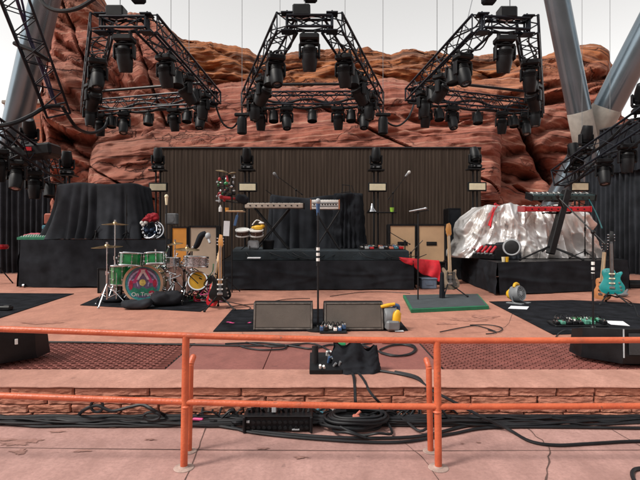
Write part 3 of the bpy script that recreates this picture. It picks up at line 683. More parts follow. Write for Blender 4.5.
# big diagonal truss, top left
lt = thing('diagonal_truss', 'dark steel lattice truss slanting down from the top left corner', 'truss', P(40, 60, 8.5))
b = MB(); truss(b, P(-4, -50, 7.6), P(57, 110, 9.6), .42, .46, .24, .024, .011, up=Vector((.2, -.8, .4))); b.build('lattice', TRUSSM, lt, world=True)
b = MB(); b.tube([P(6, -40, 7.7), P(17, 0, 8.2), P(27, 30, 8.7), P(39, 62, 9.1), P(53, 100, 9.5)], .03, 6, 6); b.tube([P(11, -40, 7.8), P(23, 6, 8.4), P(29, 40, 8.8), P(45, 70, 9.2), P(56, 104, 9.6)], .02, 6, 6); b.build('loom', mat('violet_cable', (.03, .025, .07), .5), lt, world=True)
b = MB(); b.box(P(32, 52, 8.9), (.46, .5, .07), Matrix.Rotation(R(22), 3, 'Y'), .02); b.build('clamp_bar', BLACK, lt, world=True)
# side trusses
def side_truss(label, p0, p1, lamps, which):
    root = thing('side_truss', label, 'truss', (p0 + p1) / 2)
    b = MB(); truss(b, p0, p1, .42, .42, .42, .026, .012); b.build('lattice', TRUSSM, root, world=True)
    b = MB(); b.tube([p0.lerp(p1, i / 7) + Vector((0, -.22, .2 + .1 * math.sin(i * 2.4))) for i in range(8)], .03, 6, 5); b.tube([p0.lerp(p1, i / 7) + Vector((0, -.24, -.2 + .1 * math.sin(i * 1.7))) for i in range(8)], .025, 6, 5); b.build('loom', CABLE, root, world=True)
    for s_, kind, up_, rz, desc in lamps:
        p = p0.lerp(p1, s_) + Vector((0, 0, .22 if up_ else -.22))
        place_head(kind, p, (0 if up_ else math.pi, 0, rz), 'black %s %s the %s side truss, %s' % ('wash lamp' if kind == 'wash' else 'moving head lamp', 'on' if up_ else 'under', which, desc), 'lamps on the side trusses', .95)
side_truss('black side truss sloping down at the left edge below the diagonal truss', P(-40, 112, 8.0), P(58, 176, 12.0), [(.30, 14, False, .5, 'nearest the photo edge'), (.48, -22, False, .2, 'second from the photo edge'), (.68, 0, False, .4, 'second from its low end'), (.62, 38, True, .4, 'above the middle'), (.88, 'wash', False, .3, 'at its low end')], 'left')
side_truss('black side truss sloping down at the right edge under the columns', P(690, 92, 9.0), P(560, 178, 12.6), [(.22, 14, False, -.5, 'nearest the photo edge'), (.40, 0, False, -.2, 'second from the photo edge'), (.58, -22, False, -.4, 'at the middle'), (.30, 38, True, -.4, 'above the upper half'), (.74, 14, True, .2, 'above the lower half'), (.86, 'wash', True, 0, 'at its low end')], 'right')
b = MB(); b.box((0, 0, 0), (.9, .5, .28), Matrix.Rotation(R(-6), 3, 'Y'), .05); tag(b.build('flood_light', PLASTIC, loc=P(36, 152, 10.5)), 'dark flood light box above the left side truss end', 'stage light')
b = MB(); b.box((0, -.28, .02), (.14, .02, .08)); o_ = b.build('indicator', REDP, bpy.data.objects['flood_light'])

# light towers upstage: pole, moving head on top and a cream panel below
def tower(px, d, ytop, ypanel, where, tilt, rz, zbase=STAGE, cw=16):
    x = (px - CX) / F * d; root = thing('light_tower', 'slim black light pole %s' % where, 'lighting stand', (x, d, zbase), 0, 'upstage light poles'); zt = ZA(ytop, d) - .60
    b = MB()
    for s_ in (-1, 1): b.cyl((s_ * .055, 0, 0), (s_ * .055, 0, zt - zbase - .03), .024, n=8)
    b.build('pole', BLACK, root)
    b = MB(); b.box((0, 0, .02), (.5, .5, .03), bev=.01); b.build('base_plate', BLACK, root)
    b = MB(); b.box((0, 0, zt - zbase - .015), (.42, .3, .03)); b.build('top_plate', BLACK, root)
    place_head(tilt, (x, d, zt), (0, 0, rz), 'black moving head lamp topping the pole %s' % where, 'moving heads on upstage poles', .86)
    zp = ZA(ypanel, d); w = cw / F * d
    pn = thing('strobe_panel', 'cream faced flat light panel on the pole %s' % where, 'stage light', (x + .03, d - .06, zp - .12), 0, 'cream light panels on upstage poles')
    b = MB(); b.box((0, 0, .12), (w + .07, .07, .24), bev=.012); b.build('housing', BLACK, pn)
    b = MB(); b.box((0, -.04, .12), (w, .012, .17), bev=.004); b.build('diffuser', CREAM, pn)
tower(158, 12.6, 147, 187.5, 'between the left draped stack and backdrop', 0, .2)
tower(247, 12.6, 147, 187.5, 'above the long keyboard', 14, 0)
tower(376, 12.6, 147, 187.5, 'above the tan speaker cabinets', 0, -.1)
tower(475, 12.6, 146, 187, 'above the left end of the silver tarp', -22, .1)
tower(577, 12.2, 147, 187, 'behind the red keyboard at the right', 0, .1)
tower(67, 11.4, 150, 189, 'left of the black draped stack', 14, .4)
# ------------------------------------------------------------------ RISERS AND DRAPES
def riser(label, corners, ztop, wr=.02, seed=0, casters=()):
    c = sum(corners, Vector()) / len(corners); root = thing('stage_riser', label, 'riser', (c.x, c.y, STAGE))
    b = MB(); b.prism([(p.x, p.y) for p in corners], (0, 0, ztop - .09), (1, 0, 0), (0, 1, 0), .09); b.build('deck', PLASTIC, root, world=True)
    b = MB(); n = len(corners); cc = Vector((c.x, c.y, 0))
    for i in range(n):
        a, e = corners[i], corners[(i + 1) % n]; t_ = (e - a); L = t_.length; t_.normalize(); nrm = Vector((t_.y, -t_.x, 0))
        if nrm.dot(a - cc) < 0: nrm = -nrm
        def fn(u, v):
            x = u * L; hang = (1 - v)
            sw = wr * hang * (noise.noise(Vector((x * 1.7, v * .7, seed + i))) + .5 * noise.noise(Vector((x * 5, v * 1.5, seed)))) + .010 * math.sin(3 * v * 4 + x * 2.4 + seed) * (1 - abs(2 * v - 1))
            cr_ = max(0, 1 - 7 * abs(noise.noise(Vector((x * .9 + v * .25, v * .35, seed + 3 * i))))) ; cr2_ = max(0, 1 - 6 * abs(noise.noise(Vector((x * .8 - v * .8, v * 1.9 + x * .3, seed + 7)))))
            sw = max(0, sw) + .035 * cr_ * (1 - .6 * v) + .022 * cr2_ * (1 - abs(2 * v - 1))
            hem = .02 * noise.noise(Vector((x * 1.1, 4, seed)))
            z = STAGE + .02 + hem * hang + (ztop + .004 - STAGE - .02) * v
            return a + t_ * (x + .012 * (-1 if u == 0 else (1 if u == 1 else 0))) + nrm * (.012 + max(0, sw) + .015 * hang) + Vector((0, 0, z - a.z))
        b.grid(fn, max(8, int(L * 40)), 22)
    b.build('skirt', CLOTHB, root, world=True, sharp=180)
    for p in casters:
        w_ = MB(); w_.cyl(Vector((p.x - .02, p.y, STAGE + .04)), Vector((p.x + .02, p.y, STAGE + .04)), .04, n=14); w_.build('caster', STEEL, root, world=True)
    return root
def xy(px, d): return Vector(((px - CX) / F * d, d, 0))
ZL, ZC, ZR = ZA(240, 9.85), ZA(261, 9.4), ZA(262.5, 8.6)
riser('tall black skirted riser under the black draped stack, left', [xy(21, 9.9), xy(170, 9.7), xy(178, 12.1), xy(52, 12.3)], ZL, .05, 1, [xy(24, 9.84)])
riser('wide low black skirted riser in the middle of the stage', [xy(222, 9.35), xy(413, 9.45), xy(404, 12.4), xy(232, 12.4)], ZC, .045, 5)
riser('black skirted riser under the silver tarp, right', [xy(498, 8.55), xy(627, 9.45), xy(596, 12.4), xy(456, 12.3)], ZR, .04, 9)

ZM = ZA(250.5, 10.2)
b = MB(); c = xy(320, 11)
b.prism([(q.x, q.y) for q in (xy(231, 9.62), xy(409, 9.68), xy(402, 12.35), xy(235, 12.35))], (0, 0, ZC + .006), (1, 0, 0), (0, 1, 0), ZM - ZC - .006, .05)
tag(b.build('cloth_platform', mat('blue_grey_rug', (.015, .022, .028), .95, 0, .5, 3, .4, 60), loc=(c.x, c.y, ZC), world=True), 'low platform under blue grey cloth along the middle riser', 'platform')
def drape(b, c, w, d, h, seed, folds=15, amp=.06, flare=.10, hem=.04, bulge=.05, nu=190, nv=34, ex=5.0, crumple=0.0, tops=None, rot=0.0):
    ca, sa = math.cos(rot), math.sin(rot)
    def fn(u, v):
        th = 2 * math.pi * u; cx_, sy_ = math.cos(th), math.sin(th); k = (abs(cx_) ** ex + abs(sy_) ** ex) ** (-1 / ex); dx, dy = cx_ * k, sy_ * k
        per = noise.noise(Vector((dx * 3 + seed, dy * 3, 0)))
        if v < .28: s_, q = v / .28, 0.0
        else: s_, q = 1.0, (v - .28) / .72
        fold = abs(math.sin(folds * (u + .02 * per) * math.pi + 2.2 * per)) ** .8 - .5
        fold += .7 * noise.noise(Vector((dx * 6 + seed, dy * 6, q * 1.4)))
        off = q ** .7 * amp * fold + flare * q ** 1.5
        x, y = dx * s_ * w / 2, dy * s_ * d / 2
        tz = tops(dx * s_) if tops else 0.0
        hh = h + tz + bulge * (noise.noise(Vector((x * 1.8 + seed, y * 1.8, 1))) - .4 * s_ ** 6)
        z = hh * (1 - q) + q * hem * (1 + noise.noise(Vector((dx * 5, dy * 5, seed))))
        x += dx * off; y += dy * off
        if crumple:
            pv = Vector((x * 2.6 + seed, y * 2.6, z * 2.2)); cr = 1 - abs(noise.fractal(pv, .9, 2.0, 4)) * 2
            cr2 = 1 - abs(noise.noise(Vector((x * 6, y * 6 + seed, z * 3)))) * 2
            o_ = crumple * (cr + .4 * cr2); x += dx * o_; y += dy * o_; z += .5 * o_ * (1 - q)
        return Vector((c[0] + x * ca - y * sa, c[1] + x * sa + y * ca, c[2] + max(z, .004)))
    b.grid(fn, nu, nv, closed=True)
# black draped stack on the left riser
c = xy(106, 10.75); sc_ = 10.75 / F
b = MB(); drape(b, (0, 0, 0), 80 * sc_, 1.2, ZA(183, 10.2) - ZL, 3, 13, .17, .20, .02, .04, ex=5, nu=260)
tag(b.build('draped_stack', CLOTHG, loc=(c.x, c.y, ZL + .002), sharp=180), 'boxy stack fully covered by a black cloth on the left riser', 'draped equipment')
# black covered kit on the middle riser
c = xy(306, 11.4); sc_ = 11.4 / F
b = MB(); drape(b, (0, 0, 0), 70 * sc_, .7, ZA(197, 11) - ZM, 8, 15, .11, .07, .02, .05, ex=5, nu=260, tops=lambda x: .10 * x * x)
tag(b.build('draped_stack', CLOTHG, loc=(c.x, c.y, ZM + .002), sharp=180), 'wide black cloth cover behind the two middle keyboards', 'draped equipment')
c = xy(348, 11.0); sc_ = 11 / F
b = MB(); drape(b, (0, 0, 0), 24 * sc_, .5, ZA(194, 10.8) - ZM, 12, 9, .11, .02, .03, .08, nu=150, ex=3.5, crumple=.05)
tag(b.build('draped_stack', CLOTHB, loc=(c.x, c.y, ZM + .002), sharp=180), 'narrow bunched black cloth cover right of the white keyboard', 'draped equipment')
# silver tarp
def tarp(b, w, d, h, seed, nu=760, nv=84):
    ex = 4.0
    def rid(x, y, s_): return 1 - 2.2 * abs(noise.noise(Vector((x, y, s_))))
    def fn(u, v):
        th = 2 * math.pi * u; cx_, sy_ = math.cos(th), math.sin(th); k = (abs(cx_) ** ex + abs(sy_) ** ex) ** (-1 / ex); dx, dy = cx_ * k, sy_ * k
        s_, q = (v / .25, 0.0) if v < .25 else (1.0, (v - .25) / .75)
        L = dx * w / 2 + (dy if dx > 0 else -dy) * .3
        knot = -.18 * w                                   # the cloth is gathered at a strap and fans out below it
        fan = (dx * w / 2 - knot) / (.72 + .30 * q) * 1.25
        f1 = rid(fan * 1.55, q * .55, seed); f2 = rid(fan * 4.1 + q * .9, q * 1.3, seed + 5); f3 = rid(L * 5.0 - q * 2.0, q * 3.4 + L, seed + 9)
        off = (.04 + .26 * q ** .6) * f1 + (.03 + .13 * q) * f2 + .03 * f3
        flat = rid(L * 2.2 + q * 1.5, q * 2.2, seed + 14); off += .03 * flat
        vp = Vector((dx * w * .5 * 3.2, q * 2.8 + dy, seed)); off += .05 * (noise.voronoi(vp)[0][0] - .35) + .03 * (noise.voronoi(vp * 2.3)[0][0] - .35)
        x, y = dx * s_ * w / 2, dy * s_ * d / 2
        tp_ = .06 * noise.noise(Vector((x * 2.4, 3, seed))) - .30 * max(0, -dx * s_ - .70) / .30 - .26 * max(0, dx * s_ - .55) / .45 + .05 * math.exp(-((x - knot) / .12) ** 2)
        hh = h + tp_ + .03 * f2 * s_
        z = hh * (1 - q) + q * .01 + .05 * q * (1 - q) * f3
        if q == 0: off *= s_
        return Vector((x + dx * off * .8, y + dy * off, max(z, .004)))
    b.grid(fn, nu, nv, closed=True)
c = (xy(457, 10.6) + xy(588, 11.0)) / 2
b = MB(); tarp(b, 2.58, .95, ZA(206.5, 10.3) - ZR, 23)
tag(b.build('silver_tarp', FOIL, loc=(c.x - .06, c.y - .05, ZR + .002), sharp=38), 'crumpled shiny silver tarp over equipment on the right riser', 'tarp')
b = MB(); rp = [P(496.5, 204, 10.75), P(496, 205, 10.40), P(494.5, 208, 10.18), P(492.5, 214, 10.06), P(490.5, 222, 9.98), P(489.5, 227, 9.95)]; o = rp[0]
def rb_(u, v):
    k = u * (len(rp) - 1); i = min(int(k), len(rp) - 2); p = rp[i].lerp(rp[i + 1], k - i); w_ = .15 * (1 - .72 * u) * (.7 + .5 * abs(u - .3)) + .015 * math.sin(u * 9); return p - o + Vector(((v - .5) * w_, -.035 * math.sin(v * 8 + u * 4) - .02, .03 * math.sin(v * 5 + u * 7)))
b.grid(rb_, 26, 11)
rib = b.build('red_ribbon', RED, loc=o); tag(rib, 'red cloth strap tied over the silver tarp', 'strap')
sm = rib.modifiers.new('thickness', 'SOLIDIFY'); sm.thickness = .008

# rugs
def rug(label, pts, z=STAGE + .004, m=CARPET, name='stage_rug', th=.006):
    c = sum(pts, Vector()) / len(pts); b = MB(); b.prism([(p.x - c.x, p.y - c.y) for p in pts], (0, 0, 0), (1, 0, 0), (0, 1, 0), th); return tag(b.build(name, m, loc=(c.x, c.y, z)), label, 'rug')
rug('black carpet on the bare floor at the left edge', [S(-90, 340), S(-2, 319), S(74, 294), S(-60, 293)])
rug('black rug under the green drum kit', [S(80, 305.5), S(200, 312), S(226, 298), S(108, 293)])
rug('black rug under the two middle floor monitors', [S(213, 332), S(408, 331), S(390, 309), S(232, 310)])
rug('large black carpet on the floor at the right', [S(553, 335), S(720, 330), S(640, 304), S(572, 300.5), S(489, 302)])
rk = rug('small pink marked black mat left of the floor monitors', [S(222, 325), S(252, 325), S(254, 313), S(235, 313)], STAGE + .0105, CARPET)
b = MB(); 
for px, py in ((229, 324), (232, 325.3), (250, 325.8)):
    p = S(px, py); b.sphere((p.x, p.y, STAGE + .017), (.035, .03, .004), 10, 4)
b.build('tape_mark', PINK, rk, world=False) if False else None
pm = MB(); c0 = rk.location
for px, py in ((229, 323.5), (232, 324.3), (249.5, 324)):
    p = S(px, py); pm.box((p.x - c0.x, p.y - c0.y, .0075), (.06, .03, .002), Matrix.Rotation(px, 3, 'Z'))
pm.build('tape_mark', PINK, rk)

# ------------------------------------------------------------------ STANDS, MICS
def mic_stand(label, base, h, boom=None, r=.30, tripod=True, group=None, name='mic_stand', tapes=0, pole_r=.011, rz=0.4):
    root = thing(name, label, 'stand', base, rz, group)
    b = MB()
    if tripod:
        for k in range(3):
            a = k * 2.094 + .3; b.cyl((0, 0, .16), (r * math.cos(a), r * math.sin(a), .012), .010, n=6); b.sphere((r * math.cos(a), r * math.sin(a), .014), .016, 8, 5)
        b.cyl((0, 0, .09), (0, 0, .2), .022, n=10)
    else: b.lathe([(.15, 0), (.15, .018), (.03, .04), (.02, .06)], (0, 0, 0), (0, 0, 1), 24)
    b.build('base', BLACK, root)
    b = MB(); b.cyl((0, 0, .05), (0, 0, h), pole_r, n=8); b.cyl((0, 0, h * .52), (0, 0, h * .52 + .07), .02, n=10); b.build('pole', BLACK, root)
    if boom:
        b = MB(); e = Matrix.Rotation(-rz, 3, 'Z') @ Vector(boom); back = e * -.25
        b.cyl(Vector((0, 0, h)) + back, Vector((0, 0, h)) + e, .008, n=7); b.sphere((0, 0, h), .026, 10, 6); b.cyl(Vector((0, 0, h)) + back, Vector((0, 0, h)) + back * 1.3, .016, n=8); b.build('boom', BLACK, root)
    if tapes:
        b = MB()
        for k in range(tapes): b.cyl((0, 0, h * .56 + k * .06), (0, 0, h * .56 + k * .06 + .035), pole_r * 1.7, n=10)
        b.build('tape_band', WHITE, root)
    return root
def microphone(label, p, axis, m=BLACK, hm=STEEL, r=.024, L=.17):
    root = thing('microphone', label, 'microphone', p); ax = Vector(axis).normalized()
    b = MB(); b.lathe([(r * .5, -L), (r * .75, -.03), (r * .8, 0)], (0, 0, 0), ax, 14); b.build('handle', m, root)
    b = MB(); b.sphere(ax * r * .8, (r, r, r * 1.15), 14, 8, frame(ax)); b.build('grille', hm, root)
# centre vocal stand
p = S(318, 330); h = ZA(207, p.y) - STAGE
mic_stand('tall black round base mic stand between the two middle floor monitors', p, h, tripod=False, tapes=3, pole_r=.012)
microphone('blue grey microphone on the tall front mic stand', p + Vector((0, -.02, h + .04)), (0, -.25, .97), BLUEC, LGREY, .03, .14)
p = S(593, 331); h = ZA(232, p.y) - STAGE
mic_stand('black round base mic stand beside the teal guitar at the right', p, h, (-.22, .35, .42), tripod=False, tapes=3)
microphone('black microphone on the boom beside the teal guitar', p + Vector((-.22, .35, h + .42)), (-.4, -.3, .5), BLACK, BLACK)
p = S(418, 303); h = ZA(212, p.y) - STAGE
mic_stand('black mic stand in front of the tan cabinets', p, h, (.16, -.06, .03), tripod=False)
microphone('silver tipped microphone lying level on the stand before the tan cabinets', p + Vector((.09, -.05, h + .05)), (1, -.2, .18), STEEL, STEEL, .022, .24)
p = SX(405, 9.9); mic_stand('short boom stand aimed at the left tan cabinet', p, .95, (-.33, .05, .2), group=None)
p = SX(411, 9.8); mic_stand('short stand with angled black mic before the right tan cabinet', p, .72, (.25, .05, .25))
p = SX(393, 12.0, STAGE); h = ZA(193, 12) - STAGE; mic_stand('tall black boom stand upstage left of the tan cabinets', p, h, (.36, -.1, .48))
microphone('small pale microphone at the tip of the tall upstage boom', p + Vector((.36, -.1, h + .48)), (.5, -.3, .6), LGREY, WHITE, .04, .10)
p = SX(296, 11.8, ZM); h = ZA(190, 11.8) - ZM; mic_stand('boom stand behind the black cover in the middle', p, h, (-.50, -.1, .36))
microphone('grey microphone at the raised tip of the boom behind the black cover', p + Vector((-.50, -.1, h + .36)), (-.5, -.3, .6), GREYP, LGREY, .04, .12)
p = SX(274, 11.9, ZM); mic_stand('short silver boom stand at the left end of the black cover', p, ZA(196, 11.9) - ZM, (-.2, -.1, .14), group=None)
p = SX(360, 11.2, ZM); h = ZA(205, 11.2) - ZM; mic_stand('silver jointed boom stand right of the bunched black cover', p, h, (-.2, 0, .46)); 
p = SX(126.5, 9.98, ZL); mic_stand('straight black stand in front of the black draped stack', p, ZA(194, 9.9) - ZL)
p = SX(96, 9.98, ZL); mic_stand('very short black stand on the front edge of the left riser', p, .18, (.1, -.05, .1), r=.13)
p = S(166.5, 297); h = ZA(205, p.y) - STAGE; mic_stand('tall chrome stand rising behind the green kick drum', p, h)
microphone('cream tipped condenser microphone above the green drum kit', p + Vector((0, 0, h + .12)), (0, 0, 1), CREAM, CREAM, .034, .12)

# ------------------------------------------------------------------ GUITARS
def guitar(name, label, base, body_poly, body_m, neck_m, head_m, L, scale, rz, lean, guard=None, guard_m=None, head_poly=None, cat='guitar', dots=None, board=None):
    """built upright: z up from the lower bout, front faces -Y, then leaned back"""
    root = thing(name, label, cat, base, rz); M = Matrix.Rotation(-lean, 4, 'X')
    def fin(b, nm, m, par=root, **k):
        b.v = [M @ (v * 1.0) for v in b.v]; return b.build(nm, m, par, **k)
    s_ = scale; th = .045
    b = MB(); b.prism(body_poly, (0, th, 0), (s_ * 1.36, 0, 0), (0, 0, s_), th, .007); body = fin(b, 'body', body_m)
    z0 = max(q[1] for q in body_poly) * s_ - .13
    b = MB(); b.prism([(-.028, 0), (.028, 0), (.022, L), (-.022, L)], (0, .012, z0), (1, 0, 0), (0, 0, 1), .024, .004); nk = fin(b, 'neck', neck_m)
    b = MB(); b.prism([(-.025, .08), (.025, .08), (.021, L), (-.021, L)], (0, -.0125, z0), (1, 0, 0), (0, 0, 1), .004); fb = fin(b, 'fretboard', board or neck_m, nk)
    b = MB(); hp = head_poly or [(-.022, 0), (.022, 0), (.045, .05), (.03, .19), (-.01, .20), (-.03, .1)]
    b.prism(hp, (0, .006, z0 + L), (1, 0, 0), (0, 0, 1), .016, .003); hd = fin(b, 'headstock', head_m)
    b = MB(); hx = [q[0] for q in hp]
    for k in range(3 if cat != 'bass' else 2):
        for sg in (-1, 1): b.cyl((sg * (.03), .0, z0 + L + .05 + k * .045), (sg * .052, .0, z0 + L + .05 + k * .045), .008, n=8); b.cut()
    fin(b, 'tuning_peg', CHROME, hd)
    if guard:
        b = MB(); b.prism(guard, (0, -.001, 0), (s_ * 1.36, 0, 0), (0, 0, s_), .004); fin(b, 'pickguard', guard_m)
    b = MB()
    for zz in ((.14, .20, .26) if cat != 'bass' else (.15, .235)): b.box((0, -.009, zz * s_ / .40 + .0), (.085, .016, .022), bev=.004); b.cut()
    fin(b, 'pickup', dots or WHITE)
    b = MB(); b.box((0, -.010, .085 * s_ / .40), (.075, .018, .035), bev=.004); fin(b, 'bridge', CHROME)
    b = MB()
    for i, (x, z) in enumerate(((.11, .10), (.12, .06), (.095, .15))): b.cyl((x, 0, z * s_ / .4), (x, -.02, z * s_ / .4), .013, n=12); b.cut()
    fin(b, 'knob', CHROME)
    b = MB()
    for k in range(4 if cat == 'bass' else 6):
        x = (k - (1.5 if cat == 'bass' else 2.5)) * (.011 if cat == 'bass' else .0068); b.cyl((x, -.019, .085 * s_ / .4), (x * .8, -.018, z0 + L + .03), .0012, n=4, caps=False)
    fin(b, 'string', STEEL)
    return root
def chaikin(p, n=2):
    for _ in range(n): p = [q for a, e in zip(p, p[1:] + p[:1]) for q in ((a[0] * .75 + e[0] * .25, a[1] * .75 + e[1] * .25), (a[0] * .25 + e[0] * .75, a[1] * .25 + e[1] * .75))]
    return p
def sym(pts): return pts + [(-x, y) for x, y in reversed(pts)]
STRAT = chaikin([(0, 0), (.16, .01), (.25, .10), (.255, .24), (.20, .40), (.165, .52), (.175, .62), (.185, .71), (.15, .72), (.10, .64), (.045, .66), (.04, .72), (-.04, .72), (-.05, .66), (-.10, .68), (-.14, .77), (-.18, .80), (-.195, .72), (-.175, .62), (-.165, .50), (-.20, .38), (-.255, .24), (-.25, .10), (-.16, .01)])
LP = chaikin([(0, 0), (.17, .01), (.26, .12), (.265, .26), (.20, .40), (.165, .50), (.185, .60), (.225, .68), (.20, .745), (.13, .70), (.085, .66), (.05, .80), (-.05, .83), (-.14, .82), (-.20, .76), (-.20, .64), (-.165, .52), (-.20, .40), (-.265, .26), (-.26, .12), (-.17, .01)])
GUARD = chaikin([(-.10, .30), (.02, .18), (.15, .10), (.19, .20), (.14, .34), (.12, .48), (.16, .62), (.05, .66), (-.04, .66), (-.09, .62)])
def g_stand(label, base, rz=0, h=.50, ht=.30):
    root = thing('guitar_stand', label, 'stand', base, rz); b = MB()
    for x, y in ((-.21, -.24), (.21, -.24), (0, .28)): b.cyl((0, .03, .22), (x, y, .012), .011, n=7); b.sphere((x, y, .016), .02, 8, 5); b.cut()
    b.build('leg', RUBBER, root)
    b = MB(); b.cyl((0, .06, .16), (0, .13, h), .011, n=7); b.tube([(-.09, -.10, .145), (-.09, .02, .105), (0, .05, .13), (.09, .02, .105), (.09, -.10, .145)], .011, 7, 4); b.tube([(-.05, .02, h + .02), (-.045, .1, h), (.045, .1, h), (.05, .02, h + .02)], .009, 6, 3); b.build('cradle', RUBBER, root)
    return root
# black electric guitar with maple neck, stage left of centre
p = S(219, 309)
g_stand('folding black stand under the black maple neck guitar', p, .25)
guitar('electric_guitar', 'black electric guitar with a maple neck and black pickguard on its stand', p + Vector((.02, -.03, .125)), STRAT, mat('black_gloss', (.006, .006, .007), .25, 0, .2, 9, spec=.3, coat=.25), MAPLE, MAPLE, .53, .47, .16, .12, GUARD, mat('black_guard', (.012, .012, .013), .35, spec=.3), None, dots=WHITE)
# red guitar leaned sideways left of it
p = S(211, 309)
guitar('electric_guitar', 'red guitar with a pale neck leaning behind the black guitar stand', p + Vector((-.05, .12, .03)), LP, REDP, PALEWOOD, PALEWOOD, .44, .40, -.9, .2, dots=CREAM)
# bass
bp_ = S(449, 299); bp_.z = STAGE + .056
g_stand('folding black stand under the natural bass guitar', bp_, .2, .58)
guitar('bass_guitar', 'natural wood bass guitar with four tuners on the green mat', bp_ + Vector((.02, -.02, .105)), STRAT, mat('worn_grey_wood', (.28, .21, .15), .4, 0, .3, 7, coat=.3), PALEWOOD, MAPLE, .66, .47, .08, .10, GUARD, mat('dark_guard', (.07, .065, .06), .35), [(-.022, 0), (.022, 0), (.05, .04), (.045, .19), (.02, .23), (-.03, .21), (-.05, .12), (-.04, .05)], cat='bass', dots=BLACK)
# teal guitar
p = S(611, 304)
g_stand('black tripod guitar stand under the teal guitar', p, -.3)
guitar('electric_guitar', 'teal single cutaway electric guitar with dark neck on its stand', p + Vector((.0, -.03, .155)), LP, TEAL, DARKWOOD, BLACK, .52, .49, -.42, .12, dots=CREAM, board=DARKWOOD)
p = S(604, 303)
guitar('acoustic_guitar', 'natural pale guitar seen edge on behind the teal guitar', p + Vector((0, .10, .04)), LP, mat('amber_wood', (.45, .18, .07), .35, 0, .2, 9, coat=.6), PALEWOOD, BLACK, .55, .42, -1.2, .12, dots=BLACK)
# green edged mat platform under the bass
b = MB(); pts = [S(411, 309.5, STAGE + .05), S(489, 306, STAGE + .05), S(478, 294, STAGE + .05), S(403, 295, STAGE + .05)]; c = sum(pts, Vector()) / 4
gp = thing('padded_platform', 'low dark padded platform with a green edge under the bass', 'platform', (c.x, c.y, STAGE))
b.prism([(q.x, q.y) for q in pts], (0, 0, STAGE + .003), (1, 0, 0), (0, 1, 0), .045, .010); b.build('green_edge', mat('green_rubber', (.01, .13, .06), .6), gp, world=True)
b = MB(); b.prism([((q.x - c.x) * .95 + c.x, (q.y - c.y) * .93 + c.y) for q in pts], (0, 0, STAGE + .048), (1, 0, 0), (0, 1, 0), .008); b.build('pad', mat('grey_pad', (.045, .055, .062), .95, 0, .2, 9, .4, 200), gp, world=True)
b = MB(); drape(b, (0, 0, 0), .06, .08, .42, 31, 5, .012, .01, 0, .05, nu=40, nv=20, ex=2.5)
tag(b.build('gig_bag', CLOTHB, loc=S(442, 298, STAGE + .055)), 'narrow upright black bag left of the bass guitar', 'bag')

# ------------------------------------------------------------------ CABINETS AND AMPS
def cabinet(name, label, px0, px1, pyt, d, zb, depth, gm, margin=.035, group=None, plate=True, rz=0, cat='speaker cabinet', split=0):
    x0, x1 = (px0 - CX) / F * d, (px1 - CX) / F * d; zt = ZA(pyt, d); w, h = x1 - x0, zt - zb
    root = thing(name, label, cat, ((x0 + x1) / 2, d + depth / 2, zb), rz, group)
    b = MB(); e = margin; y = -depth / 2
    b.box((0, .01, h / 2), (w, depth - .02, h), bev=.014)
    for sg in (-1, 1): b.box((sg * (w / 2 - e / 2), y, h / 2), (e, .03, h), bev=.008)
    b.box((0, y, e / 2), (w - 2 * e, .028, e)); b.box((0, y, h - e / 2), (w - 2 * e, .028, e))
    b.build('box', PLASTIC, root)
    b = MB(); b.box((0, y + .006, h / 2), (w - 2 * e, .014, h - 2 * e)); b.build('grille', gm, root)
    if plate:
        b = MB(); b.box((0, y - .005, h * .5), (w * .36, .012, .085), bev=.01); b.box((0, y - .012, h * .5), (w * .26, .012, .03), bev=.006); b.build('handle_plate', BLACK, root)
    return root
cabinet('speaker_cabinet', 'tan grille speaker cabinet, left of the pair behind the red cloth', 388.5, 416.6, 224, 10.35, .72, .36, TAN, .04, 'tan speaker cabinets behind the red cloth')
cabinet('speaker_cabinet', 'tan grille speaker cabinet, right of the pair, beside the bass neck', 417.2, 446, 224, 10.35, .72, .36, TAN, .04, 'tan speaker cabinets behind the red cloth')
b = MB(); b.box((0, 0, .235), (1.34, .5, .46), bev=.02)
for sg in (-1, 0, 1): b.box((sg * .45, -.255, .235), (.03, .012, .44))
tag(b.build('road_case', PLASTIC, loc=(xy(416.5, 10.35).x, 10.62, STAGE + .004)), 'black road case under the two tan cabinets', 'case')
cabinet('guitar_amp', 'small orange fronted amplifier behind the green drums', 171, 188, 226.5, 9.6, STAGE + .3, .3, mat('orange_grille', (.60, .25, .04), .8, 0, .1, 4, .3, 280), .03, plate=False, cat='amplifier')
cabinet('guitar_amp', 'tan fronted amplifier right of the small orange amplifier', 188.5, 218, 225.5, 9.6, STAGE + .2, .3, mat('beige_grille', (.42, .33, .25), .85, 0, .08, 4, .3, 280), .04, plate=False, cat='amplifier')
b = MB(); b.box((0, 0, .15), (.95, .4, .3), bev=.015); b.box((0, -.205, .15), (.9, .01, .25)); tag(b.build('road_case', PLASTIC, loc=(xy(195, 9.6).x, 9.8, STAGE)), 'low black case under the amplifiers behind the drums', 'case')
am = cabinet('guitar_amp', 'small black practice amplifier left of the kick drum', 97.5, 115, 268, 8.9, STAGE, .26, mat('black_grille', (.03, .031, .034), .8, 0, .2, 5, .3, 280), .025, plate=False, cat='amplifier')
b = MB(); b.box((.07, -.135, .13), (.10, .006, .035), bev=.002); b.build('badge', LGREY, am)
cabinet('speaker_cabinet', 'tall black cabinet at the left end of the silver tarp', 448.5, 461, 208, 11.6, STAGE, .5, CLOTHB, .02, plate=False)
